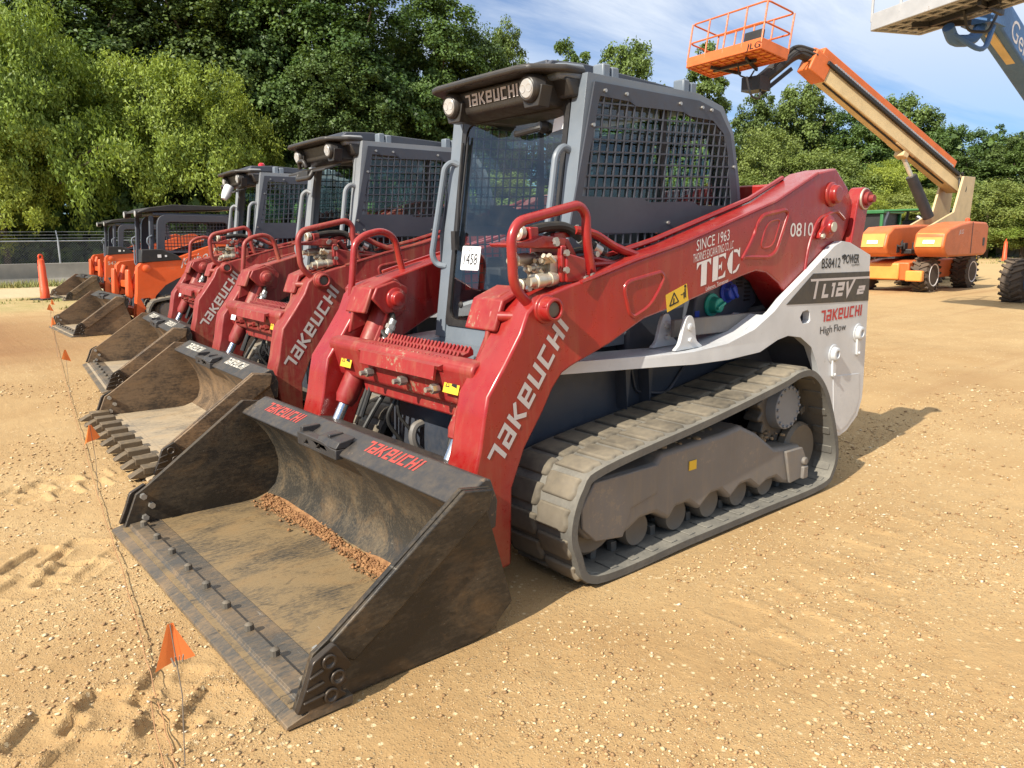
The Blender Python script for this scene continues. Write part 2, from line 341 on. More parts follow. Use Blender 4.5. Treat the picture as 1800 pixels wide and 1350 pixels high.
# ---- lettering: own stroke logo, own stencil capitals, and plain text
STROKES = {
 'T': (.60, [[(-.02, .905), (.50, .905), (.50, 0)]]), 'a': (.70, [[(.06, .905), (.60, .905), (.60, .095), (.095, .095), (.095, .47), (.505, .47)]]),
 'K': (.70, [[(.095, 1), (.095, 0)], [(.66, 1), (.26, .52), (.66, 0)]]), 'e': (.70, [[(.19, .47), (.60, .47), (.60, .905), (.095, .905), (.095, .095), (.64, .095)]]),
 'U': (.70, [[(.095, 1), (.095, .095), (.60, .095), (.60, 1)]]), 'C': (.68, [[(.64, .905), (.095, .905), (.095, .095), (.64, .095)]]),
 't': (.62, [[(.16, 1.06), (.16, 0)]]), 'L': (.62, [[(.095, .80), (.095, .095), (.60, .095)]]), '1': (.36, [[(.0, .72), (.22, .72), (.22, 0)]]), '2': (.70, [[(.04, .72), (.60, .72), (.60, .42), (.095, .42), (.095, .095), (.66, .095)]]), 'V': (.80, [[(.06, .82), (.30, .05), (.78, .98)]]),
 'H': (.70, [[(.095, 1), (.095, 0)], [(.19, .5), (.505, .5)], [(.60, 1), (.60, 0)]]), 'I': (.19, [[(.095, 1), (.095, 0)]])}
def ribbon(pl, wd):
    L = []; Rr = []
    for i, p in enumerate(pl):
        p = Vector((*p, 0)); d0 = (p-Vector((*pl[i-1], 0))).normalized() if i else None; d1 = (Vector((*pl[i+1], 0))-p).normalized() if i < len(pl)-1 else None
        d = ((d0 or d1)+(d1 or d0)).normalized(); nn = Vector((-d.y, d.x, 0)); ref = d0 or d1; k = wd/2/max(.3, nn.dot(Vector((-ref.y, ref.x, 0))))
        L.append(p+nn*k); Rr.append(p-nn*k)
    n = len(pl); return [(q.x, q.y) for q in L+Rr], [(i, i+1, n+i+1, n+i) for i in range(n-1)]
def place(vs, o, u, v, h, sx=1., slant=0.):
    o, u, v = Vector(o), Vector(u).normalized(), Vector(v).normalized(); nn = u.cross(v)
    return [o + u*((q[0]+slant*q[1])*h*sx) + v*(q[1]*h) + nn*(q[2] if len(q) > 2 else 0) for q in vs]
def logo(mb, o, u, v, length, h, slant=.12, text='TaKeUCHI', wd=.19):
    tot = sum(STROKES[c][0]+.17 for c in text)-.17; sx = length/(tot*h); x = 0
    for c in text:
        wdt, pls = STROKES[c]
        for k, pl in enumerate(pls):
            vs, fs = ribbon(pl, wd); mb.add(place([(a+x, b, k*.0004) for a, b in vs], o, u, v, h, sx, slant), fs)
        x += wdt+.17
    return mb
_tc = {}
def text(mb, s, o, u, v, h, width=None, slant=0., sq=None, bold=0.):
    key = (s, bold)
    if key not in _tc:
        cu = bpy.data.curves.new('t', 'FONT'); cu.body = s; cu.resolution_u = 3; cu.offset = bold; ob = bpy.data.objects.new('t', cu); COL.objects.link(ob)
        dg = bpy.context.evaluated_depsgraph_get(); me = bpy.data.meshes.new_from_object(ob.evaluated_get(dg))
        _tc[key] = ([tuple(q.co) for q in me.vertices], [tuple(p.vertices) for p in me.polygons])
        bpy.data.objects.remove(ob); bpy.data.curves.remove(cu); bpy.data.meshes.remove(me)
    vs, fs = _tc[key]; k = 1/.7; x0 = min(q[0] for q in vs); x1 = max(q[0] for q in vs); sx = (width/((x1-x0)*k*h)) if width else (sq or 1.)
    return mb.add(place([((q[0]-x0)*k, q[1]*k) for q in vs], o, u, v, h, sx, slant), fs)
def stencil(mb, o, u, v, h, width):
    polys = [[(0, 1), (.95, 1), (.95, .72), (.80, .90), (.68, .90), (.68, 0), (.30, 0), (.30, .90), (.16, .90), (0, .72)],
             [(1.08, 0), (1.08, 1), (1.46, 1), (1.46, 0)], [(1.50, 1), (1.98, 1), (1.98, .74), (1.80, .90), (1.50, .90)], [(1.50, .40), (1.62, .48), (1.72, .30), (1.72, .72), (1.62, .56), (1.50, .60)], [(1.50, .10), (1.80, .10), (1.98, .28), (1.98, 0), (1.50, 0)],
             [(2.48, .0), (2.30, .10), (2.16, .30), (2.10, .5), (2.16, .70), (2.30, .90), (2.48, 1)], [(2.54, 1), (2.78, .98), (2.90, .90), (2.94, 1), (3.0, 1), (3.0, .62), (2.94, .62), (2.80, .84), (2.54, .90)], [(2.54, .0), (2.78, .02), (2.92, .12), (3.02, .32), (2.90, .30), (2.74, .14), (2.54, .10)]]
    for p in polys: mb.add(place(p, o, u, v, h, width/(3.0*h)), [tuple(range(len(p)))])
    return mb
YS = (-1, 0, 0); UP = (0, 0, 1)                                     # reading direction and up on a face that looks to +Y

# ---------------------------------------------------------------- ground: one sheet, fine near the camera
def vnoise(x, y, seed=0):
    xi = np.floor(x).astype(np.int64); yi = np.floor(y).astype(np.int64); xf = x-xi; yf = y-yi
    def h(a, b):
        n = (a*374761393 + b*668265263 + seed*1442695041) & 0xffffffff; n = ((n ^ (n >> 13))*1274126177) & 0xffffffff; return ((n ^ (n >> 16)) & 0xffff)/65535.
    u = xf*xf*(3-2*xf); v = yf*yf*(3-2*yf)
    return (h(xi, yi)*(1-u)+h(xi+1, yi)*u)*(1-v) + (h(xi, yi+1)*(1-u)+h(xi+1, yi+1)*u)*v
PRINTS = []                                                        # pressed pads of a rubber track: centre, half sizes, angle
def track_print(x0, y0, ang, n, pitch=.175, depth=.020, half=(.085, .062), rows=(-.10, .10)):
    for i in range(n):
        for k, o in enumerate(rows):
            t = (i+.5*k)*pitch; PRINTS.append((x0+math.cos(ang)*t-math.sin(ang)*o, y0+math.sin(ang)*t+math.cos(ang)*o, half[0]*(1+.15*math.sin(i*3.1+k)), half[1], ang+R(90)+.12*math.sin(i*5+k), depth*(1+.3*math.sin(i*7.3+k*2))))
PRINTS += [(0.577, 0.586, 0.081, 0.099, 2.43, 0.0204), (0.399, 0.578, 0.102, 0.105, 2.429, 0.0204), (0.203, 0.543, 0.091, 0.101, 2.428, 0.0184), (0.078, 0.501, 0.073, 0.087, 2.427, 0.0122), (0.116, 0.784, 0.1, 0.108, 2.429, 0.0204), (0.307, 0.818, 0.081, 0.086, 2.43, 0.0184), (0.502, 0.777, 0.09, 0.083, 2.43, 0.0143), (0.378, -0.897, 0.083, 0.153, 2.422, 0.0184), (0.195, -0.883, 0.11, 0.144, 2.421, 0.0184), (0.275, -0.645, 0.103, 0.127, 2.423, 0.0184), (0.433, -0.597, 0.112, 0.106, 2.423, 0.0122), (0.118, -0.628, 0.095, 0.143, 2.422, 0.0122), (0.294, -2.034, 0.123, 0.155, 2.416, 0.0102), (0.104, -2.143, 0.129, 0.142, 2.415, 0.0102)]
track_print(.25, -2.0, R(190), 5, .17, .010)
track_print(-1.5, 1.62, R(179), 12, .23, .004, (.10, .08), (-.12, .12))
def gheight(x, y):
    z = (vnoise(x*.35, y*.35, 1)-.5)*.03 + (vnoise(x*1.3, y*1.3, 2)-.5)*.014 + (vnoise(x*6, y*6, 3)-.5)*.006 + (vnoise(x*22, y*22, 4)-.5)*.0035 + (vnoise(x*60, y*60, 14)-.5)*.003
    rut = np.abs(((y+.06*x + .5*vnoise(x*.25, y*.1, 9)) / .55) % 1 - .5)
    z += np.where((x < -4.5) & (y > -12), -.012*np.exp(-(rut/.12)**2)*(vnoise(x*.3, y*.5, 8)), 0)
    for (px, py, a, b, an, dp) in PRINTS:
        c, s = math.cos(an), math.sin(an); dx, dy = x-px, y-py; lx = dx*c+dy*s; ly = -dx*s+dy*c
        wob = .012*(vnoise(x*18, y*18, 5)-.5)
        ex, ey = np.abs(lx)-a+.02, np.abs(ly)-b+.02; q = np.hypot(np.maximum(ex, 0), np.maximum(ey, 0))+np.minimum(np.maximum(ex, ey), 0)-.02 + wob
        z += np.where(q < .06, -dp*np.clip(.5-q/.009, 0, 1) + .55*dp*np.exp(-((q-.020)/.014)**2)*(.4+1.2*vnoise(x*30, y*30, 6)), 0)
    flat = np.exp(-np.maximum(np.maximum(-.1-x, x+3.4) if False else np.abs(x+1.75)-1.75, np.abs(y)-1.05).clip(0)/.12)   # bedded under the nearest loader
    return z*(1-.85*flat) - .006*flat
def lines(a, b, lo, hi, st, gr):
    mid = list(np.arange(a, b, st)); d = st; p = a; left = []
    while p > lo: d *= gr; p -= d; left.append(p)
    d = st; p = mid[-1]; right = []
    while p < hi: d *= gr; p += d; right.append(p)
    return np.array(left[::-1]+mid+right)
gx = lines(-2.6, 1.0, -420, 260, .013, 1.035); gy = lines(-2.0, 2.6, -420, 160, .013, 1.035)
X, Y = np.meshgrid(gx, gy, indexing='ij'); Zg = gheight(X, Y)*np.clip(1.3-np.hypot(X, Y)/60, 0, 1)
nx, ny = X.shape; vs = np.stack([X, Y, Zg], -1).reshape(-1, 3)
ii, jj = np.meshgrid(np.arange(nx-1), np.arange(ny-1), indexing='ij'); a = (ii*ny+jj).ravel()
fs = np.stack([a, a+ny, a+ny+1, a+1], -1)
def np_mesh(name, vs, fs, mats, smooth=False):
    me = bpy.data.meshes.new(name); k = fs.shape[1]
    me.vertices.add(len(vs)); me.vertices.foreach_set('co', np.ascontiguousarray(vs, dtype=np.float32).ravel())
    me.loops.add(fs.size); me.loops.foreach_set('vertex_index', np.ascontiguousarray(fs, dtype=np.int32).ravel())
    me.polygons.add(len(fs)); me.polygons.foreach_set('loop_start', np.arange(0, fs.size, k, dtype=np.int32)); me.polygons.foreach_set('loop_total', np.full(len(fs), k, dtype=np.int32))
    me.update(calc_edges=True)
    if smooth: me.polygons.foreach_set('use_smooth', np.ones(len(fs), dtype=bool))
    for m in (mats if isinstance(mats, (list, tuple)) else [mats]): me.materials.append(m)
    return me
def np_obj(name, me, parent=None):
    o = bpy.data.objects.new(name, me); COL.objects.link(o)
    if parent: o.parent = parent
    return o
def ground_mat():
    m, nt, b = new_mat('gravel_ground'); co = coords(nt)
    big = noise(nt, co, .22, 5, .6); mid = noise(nt, co, 1.6, 5, .6); fine = noise(nt, co, 38, 5, .7); vf = noise(nt, co, 170, 3, .6)
    v = N(nt, 'ShaderNodeTexVoronoi', Scale=120.); nt.links.new(co, v.inputs['Vector']); v2 = N(nt, 'ShaderNodeTexVoronoi', Scale=42.); nt.links.new(co, v2.inputs['Vector'])
    c = mixc(nt, ramp(nt, mth(nt, 'ADD', mth(nt, 'MULTIPLY', big, .55), mth(nt, 'MULTIPLY', mid, .45)), .36, .64), (.350, .212, .090), (.480, .322, .154))
    gm = ramp(nt, mth(nt, 'ADD', mth(nt, 'MULTIPLY', noise(nt, co, .9, 5, .65), .5), mth(nt, 'MULTIPLY', fine, .5)), .40, .60)     # where loose gravel lies
    s = N(nt, 'ShaderNodeSeparateColor'); nt.links.new(v.outputs['Color'], s.inputs[0])
    st = mixc(nt, s.outputs[0], (.30, .175, .08), (.62, .48, .28))
    stone = mth(nt, 'MULTIPLY', ramp(nt, v.outputs['Distance'], .50, .25), mth(nt, 'MULTIPLY', gm, ramp(nt, s.outputs[1], .30, .55)))
    c = mixc(nt, stone, c, st)
    s2 = N(nt, 'ShaderNodeSeparateColor'); nt.links.new(v2.outputs['Color'], s2.inputs[0])
    c = mixc(nt, mth(nt, 'MULTIPLY', ramp(nt, v2.outputs['Distance'], .42, .26), ramp(nt, s2.outputs[2], .93, .95)), c, (.62, .48, .28))
    c = mixc(nt, ramp(nt, vf, .34, .22, 0., .6), c, (.14, .075, .035))
    xyz = N(nt, 'ShaderNodeSeparateXYZ'); nt.links.new(co, xyz.inputs[0])
    damp = mth(nt, 'MULTIPLY', ramp(nt, mth(nt, 'ABSOLUTE', mth(nt, 'ADD', xyz.outputs[1], 11.)), 4.2, 2.2), ramp(nt, mth(nt, 'ADD', xyz.outputs[0], mth(nt, 'MULTIPLY', mid, 2.)), -1.2, .4))
    c = mixc(nt, mth(nt, 'MULTIPLY', damp, .62), c, (.215, .088, .032))
    # straw-coloured verge and thin grass at the far end of the row
    gz = mth(nt, 'MULTIPLY', ramp(nt, xyz.outputs[1], -15.2, -16.6), ramp(nt, xyz.outputs[1], -27.5, -25.8, 1., 1.))
    c = mixc(nt, mth(nt, 'MULTIPLY', gz, .75), c, mixc(nt, ramp(nt, noise(nt, co, 2.2, 6, .7), .35, .65), (.50, .38, .19), (.30, .26, .095)))
    road = mth(nt, 'MULTIPLY', ramp(nt, xyz.outputs[1], -20.2, -21.), ramp(nt, xyz.outputs[1], -26.2, -25.4))
    c = mixc(nt, mth(nt, 'MULTIPLY', road, .8), c, (.54, .44, .28))
    far = ramp(nt, xyz.outputs[0], -8, -26); c = mixc(nt, mth(nt, 'MULTIPLY', far, .55), c, (.56, .40, .195))
    wv = N(nt, 'ShaderNodeTexNoise', Scale=1., Detail=5., Roughness=.65); nt.links.new(coords(nt, (.12, 1.5, 1), (0, 0, R(-8))), wv.inputs['Vector'])
    c = mixc(nt, mth(nt, 'MULTIPLY', ramp(nt, wv.outputs[0], .56, .66), ramp(nt, xyz.outputs[0], -3, -6, 0., .5)), c, (.33, .19, .085))
    nt.links.new(c, b.inputs['Base Color']); b.inputs['Roughness'].default_value = .92; b.inputs['Specular IOR Level'].default_value = .25
    hgt = mth(nt, 'ADD', mth(nt, 'MULTIPLY', stone, .5), mth(nt, 'ADD', mth(nt, 'MULTIPLY', fine, .7), mth(nt, 'MULTIPLY', vf, .25)))
    bump(nt, b, hgt, .8, .011); return m
M['ground'] = ground_mat()
g = np_obj('ground', np_mesh('ground', vs, fs, M['ground'], True)); tag(g, kind='structure')
def stone_mat():
    m, nt, b = new_mat('loose_stones'); geo = N(nt, 'ShaderNodeNewGeometry'); r = N(nt, 'ShaderNodeValToRGB'); nt.links.new(geo.outputs['Random Per Island'], r.inputs[0])
    e = r.color_ramp.elements; e[0].color = (.26, .145, .065, 1); e[1].color = (.68, .58, .44, 1); e[1].position = 1
    for p, c in ((.35, (.44, .27, .125, 1)), (.75, (.60, .42, .215, 1)), (.94, (.68, .54, .33, 1))): q = e.new(p); q.color = c
    nt.links.new(r.outputs[0], b.inputs['Base Color']); b.inputs['Roughness'].default_value = .85; return m
M['stones'] = stone_mat()
def stones(cx, cy, n, rs, sizes, mask=True):
    rg = np.random.default_rng(5); th = rg.uniform(R(172), R(288), n*3); d = 1.2 + rs*rg.random(n*3)**1.35
    x = cx+np.cos(th)*d; y = cy+np.sin(th)*d; keep = vnoise(x*1.4, y*1.4, 21)*.6+vnoise(x*5, y*5, 22)*.4 > .22+.36*rg.random(n*3)+.25*np.clip((d-5)/5, 0, 1)
    keep &= ~((x < .03) & (x > -3.5) & (np.abs(y) < 1.06))
    for q in PRINTS: keep &= ~((np.hypot(x-q[0], y-q[1]) < .09) & (rg.random(n*3) < .8))
    x, y, d = x[keep][:n], y[keep][:n], d[keep][:n]; n = len(x)
    s = sizes[0]*(1+ (sizes[1]/sizes[0]-1)*rg.random(n)**14)*(1+.13*d); z = gheight(x, y)
    base = np.array([(1, 0, 0), (.3, 1, 0), (-.9, .5, 0), (-.6, -.8, 0), (.5, -.85, 0), (.1, .1, .75), (-.1, -.05, -.6)]); F = np.array([(0, 1, 5), (1, 2, 5), (2, 3, 5), (3, 4, 5), (4, 0, 5), (1, 0, 6), (2, 1, 6), (3, 2, 6), (4, 3, 6), (0, 4, 6)])
    an = rg.uniform(0, 6.28, n); sc_ = np.stack([s*rg.uniform(.7, 1.3, n), s*rg.uniform(.6, 1., n), s*rg.uniform(.35, .75, n)], -1)
    p = (base[None]+rg.normal(0, .13, (n, 7, 3)))*sc_[:, None]; c, si = np.cos(an)[:, None], np.sin(an)[:, None]
    q = np.stack([p[..., 0]*c-p[..., 1]*si+x[:, None], p[..., 0]*si+p[..., 1]*c+y[:, None], p[..., 2]+(z+s*.22)[:, None]], -1)
    return q.reshape(-1, 3), (F[None]+(np.arange(n)*7)[:, None, None]).reshape(-1, 3)
sv, sf = stones(CAM.x, CAM.y, 230000, 8.5, (.0015, .0085))
o = np_obj('gravel', np_mesh('gravel', sv, sf, M['stones'])); tag(o, 'loose tan and white gravel scattered over the packed dirt yard', 'gravel', kind='stuff')

# ---------------------------------------------------------------- red track loader
ARM = [(-3.469, 1.801), (-3.292, 1.771), (-2.876, 1.604), (-2.1, 1.395), (-1.77, 1.325), (-1.415, 1.238), (-1.247, 1.195), (-1.181, 1.141), (-1.146, 1.062), (-1.067, .95), (-.975, .828), (-.955, .741), (-.935, .63), (-.905, .523), (-.935, .25), (-1.02, .10), (-1.085, .105), (-1.095, .434), (-1.163, .588), (-1.267, .73), (-1.32, .818), (-1.374, .875), (-1.462, .913), (-1.846, 1.069), (-2.167, 1.13), (-2.303, 1.16), (-2.58, 1.226), (-2.72, 1.252), (-2.82, 1.24), (-2.945, 1.179), (-3.034, 1.088), (-3.12, 1.02), (-3.38, 1.05), (-3.50, 1.25), (-3.657, 1.478), (-3.70, 1.60), (-3.62, 1.70)]
def arm_off(x):                                                     # the arm cranks inwards ahead of the bend
    return 0. if x < -1.62 else -.035*min(1, (x+1.62)/.20)
def strokes_tube(mb, pts, y, r, closed=True):
    return mb.tube([(x, y, z) for x, z in pts], r, 8, .05, closed)
def clip_bar(mb, poly, p, d, wd, y0, y1, axis):
    # bars across an outline: every inside stretch of the line p + t d
    p = Vector(p); d = Vector(d).normalized(); nn = Vector((-d.y, d.x)); ts = []
    for i in range(len(poly)):
        a, b = Vector(poly[i]), Vector(poly[(i+1) % len(poly)]); da, db = (a-p).dot(nn), (b-p).dot(nn)
        if (da < 0) != (db < 0): q = a + (b-a)*(da/(da-db)); ts.append((q-p).dot(d))
    ts.sort()
    for a, b in zip(ts[::2], ts[1::2]):
        A, B = p+d*(a-.004), p+d*(b+.004); mb.prism([A+nn*wd/2, B+nn*wd/2, B-nn*wd/2, A-nn*wd/2], y0, y1, axis)
def grid(mb, poly, y0, y1, axis, pitch, wd, vdir=(0, 1), hdir=(1, 0), off=0.):
    xs = [q[0] for q in poly]; zs = [q[1] for q in poly]; c = (sum(xs)/len(xs), sum(zs)/len(zs)); L = max(max(xs)-min(xs), max(zs)-min(zs))
    k = int(L/pitch)+2
    for i in range(-k, k+1):
        clip_bar(mb, poly, (c[0]+i*pitch, c[1]), vdir, wd, y0, y1, axis); clip_bar(mb, poly, (c[0], c[1]+i*pitch), hdir, wd, y0+off, y1-off, axis)

def catmull(pts, n=6):
    out = []; m = len(pts); P = [Vector((x, z, 0)) for x, z in pts]
    for i in range(m):
        p0, p1, p2, p3 = P[i-1], P[i], P[(i+1) % m], P[(i+2) % m]
        for k in range(n):
            t = k/n; q = .5*((2*p1)+(p2-p0)*t+(2*p0-5*p1+4*p2-p3)*t*t+(3*p1-p0-3*p2+p3)*t**3); out.append((q.x, q.y))
    return out
def resample(pts, n):
    P = [Vector(p) for p in pts]+[Vector(pts[0])]; d = [0.]
    for a, b in zip(P, P[1:]): d.append(d[-1]+(b-a).length)
    out = []; j = 0
    for i in range(n):
        t = d[-1]*i/n
        while d[j+1] < t: j += 1
        out.append(P[j].lerp(P[j+1], (t-d[j])/(d[j+1]-d[j])))
    return out
TRK = [(-1.36, .002), (-1.225, .16), (-1.20, .30), (-1.265, .455), (-1.40, .53), (-2.14, .62), (-2.69, .700), (-2.90, .742), (-3.06, .715), (-3.22, .56), (-3.365, .24), (-3.335, .075), (-3.19, .002), (-2.6, .0), (-2.0, .0)]
def make_track(root, s, y0, y1, outline=TRK, npad=38, frame=True):
    # s=+1 the machine's left; belt, pads, frame, rollers, sprocket, idlers
    t = MB(); n = npad*4; P = resample(catmull(outline), n); C = sum(P, Vector((0, 0)))/n
    def nrm(i): d = (P[(i+1) % n]-P[i-1]).normalized(); q = Vector((-d.y, d.x)); return q if q.dot(P[i]-C) > 0 else -q
    Nn = [nrm(i) for i in range(n)]; th, lug = .032, .015; ya, yb = s*y0, s*y1; ym = s*(y0+y1)/2; ed = s*.02
    prof = [(ya, -lug), (ya, -lug-th), (yb, -lug-th), (yb, -lug*.9)]
    vs = [(P[i].x+Nn[i].x*h, y, P[i].y+Nn[i].y*h) for i in range(n) for y, h in prof]
    t.add(vs, [(i*4+k, i*4+(k+1) % 4, ((i+1) % n)*4+(k+1) % 4, ((i+1) % n)*4+k) for i in range(n) for k in range(4)])
    tr = t.build('track_belt', 'rubber', root, angle=.5)
    t = MB()
    for i in range(npad):                                           # staggered worn pads
        for k, (a, b) in enumerate(((y0+.012, (y0+y1)/2+.02), ((y0+y1)/2+.004, y1-.018))):
            i0 = i*4+(2 if k else 0); ids = [i0, i0+1, i0+2, i0+3]; L = len(ids); vv = []
            for h, e in ((-lug-.004, 0), (0, .012)):
                for q, j in enumerate(ids):
                    j %= n; T = Vector((-Nn[j].y, Nn[j].x)); p = P[j]+Nn[j]*h; sh = T*(-.006*(1 if q == 0 else -1 if q == L-1 else 0)*(1 if e else .2)*0)
                    vv += [(p.x+sh.x, s*(a+e+.012*(q % 2)), p.y+sh.y), (p.x+sh.x, s*(b-e-.012*((q+1) % 2)), p.y+sh.y)]
            f = []; o = 2*L
            for q in range(L-1): f += [(2*q+o, 2*q+1+o, 2*q+3+o, 2*q+2+o), (2*q, 2*q+2, 2*q+2+o, 2*q+o), (2*q+1, 2*q+1+o, 2*q+3+o, 2*q+3)]
            f += [(0, o, o+1, 1), (2*L-2, 2*L-1, 2*L-1+o, 2*L-2+o)]
            t.add(vv, f)
    t.build('tread_pads', 'pad', tr, bevel=.009, seg=3, angle=.4)['kind'] = 'stuff'
    t = MB()
    for i in range(0, n, 4):                                        # inner drive lugs and the pattern inside the belt
        p = P[i]-Nn[i]*(lug+th); T = Vector((-Nn[i].y, Nn[i].x)); c = p-Nn[i]*.018
        rot = Matrix(((T.x, 0, Nn[i].x), (0, 1, 0), (T.y, 0, Nn[i].y)))
        t.box((c.x, ym-s*.055, c.y), (.035, .03, .05), rot); t.box((c.x, ym+s*.055, c.y), (.035, .03, .05), rot)
        c = p-Nn[i]*.002; t.box((c.x, s*(y1-.075), c.y), (.045, .10, .008), rot)
    t.build('drive_lugs', 'rubber', tr, bevel=.003)['kind'] = 'stuff'
    # undercarriage
    yo, yi = s*(y1-.06), s*(y0+.10)
    F = [(-1.306, 0.336), (-1.336, 0.402), (-1.385, 0.44), (-1.798, 0.436), (-1.83, 0.475), (-2.3, 0.485), (-2.45, 0.5), (-2.6, 0.434), (-2.774, 0.321), (-3.037, 0.296), (-3.1, 0.19), (-3.084, 0.101), (-2.974, 0.08), (-2.87, 0.108), (-2.8, 0.153), (-2.72, 0.153), (-2.64, 0.123), (-2.55, 0.183), (-2.47, 0.183), (-2.38, 0.128), (-2.3, 0.194), (-2.22, 0.194), (-2.13, 0.133), (-2.046, 0.192), (-1.95, 0.192), (-1.9, 0.138), (-1.8, 0.198), (-1.7, 0.198), (-1.6, 0.153), (-1.45, 0.173), (-1.364, 0.185), (-1.313, 0.241)]
    fr = MB().prism(F, yi, yo).build('track_frame', 'frame', root, bevel=.022, seg=3)
    m = MB(); m.prism([(-1.315, .34), (-1.39, .437), (-1.795, .434), (-1.80, .30), (-1.62, .27), (-1.57, .15), (-1.40, .175), (-1.32, .25)], yo, yo+s*.012); m.build('frame_cover', 'frame', fr, bevel=.008)
    m = MB(); m.prism([(-2.86, .29), (-3.03, .285), (-3.09, .19), (-3.07, .11), (-2.92, .10)], yo, yo+s*.018); m.cyl((-3.045, yo, .205), (-3.045, yo+s*.035, .205), .022); m.box((-3.05, yo+s*.02, .14), (.05, .03, .07)); m.build('frame_end_plate', 'frame', fr, bevel=.006)
    MB().box((-2.06, yo+s*.003, .375), (.055, .004, .045)).build('sticker', 'yellow', fr)
    rq = random.Random(int(5+s)); m = MB()
    for k in range(70):
        x = rq.uniform(-2.75, -1.82); zt = .482 if x > -2.45 else .50-(-2.45-x)*.50; y = s*rq.uniform(y0+.13, y1-.09); m.ball((x, y, zt), rq.uniform(.008, .026), 6, (1, 1, .45))
    for k in range(24): m.ball((rq.uniform(-2.9, -2.7), s*rq.uniform(y0+.13, y1-.07), .37), rq.uniform(.008, .02), 6, (1, 1, .5))
    m.build('dried_mud', 'dirt_tan', fr, angle=1.2)['kind'] = 'stuff'
    def wheel(name, x, z, r, mat='steelwheel', wy=(.09, .14)):
        m = MB(); m.lathe((x, s*(y0+wy[0]), z), (0, s, 0), [(0, r*.55), (.01, r), (.06, r), (.08, r*.62), (y1-y0-wy[0]-wy[1]-.04, r*.62), (y1-y0-wy[0]-wy[1]-.02, r), (y1-y0-wy[0]-wy[1]+.02, r), (y1-y0-wy[0]-wy[1]+.04, r*.9), (y1-y0-wy[0]-wy[1]+.03, r*.5)], 32)
        return m.build(name, mat, root, angle=.5)
    for x in (-1.72, -2.00, -2.26, -2.51, -2.76): wheel('roller', x, .133, .082)
    wheel('idler', -3.11, .245, .155); wheel('idler', -1.43, .275, .185)
    m = MB(); ct = (-2.975, .505); nT = 15; po = []                     # sprocket with teeth
    for i in range(nT*4):
        a = 2*math.pi*i/(nT*4); r = .205 if i % 4 in (1, 2) else .165; po.append((ct[0]+r*math.cos(a), ct[1]+r*math.sin(a)))
    m.prism(po, s*(y0+.18), s*(y1-.17)); sp = m.build('sprocket', 'steelwheel', root, bevel=.008)
    m = MB(); m.lathe((ct[0], s*(y1-.2), ct[1]), (0, s, 0), [(-.1, .13), (.02, .13), (.05, .125), (.085, .122), (.088, .118)], 40)
    for i in range(16): a = i*math.pi/8; m.cyl((ct[0]+.108*math.cos(a), s*(y1-.12), ct[1]+.108*math.sin(a)), (ct[0]+.108*math.cos(a), s*(y1-.103), ct[1]+.108*math.sin(a)), .009, n=6)
    m.build('drive_motor', 'cab_old', sp, bevel=.003)

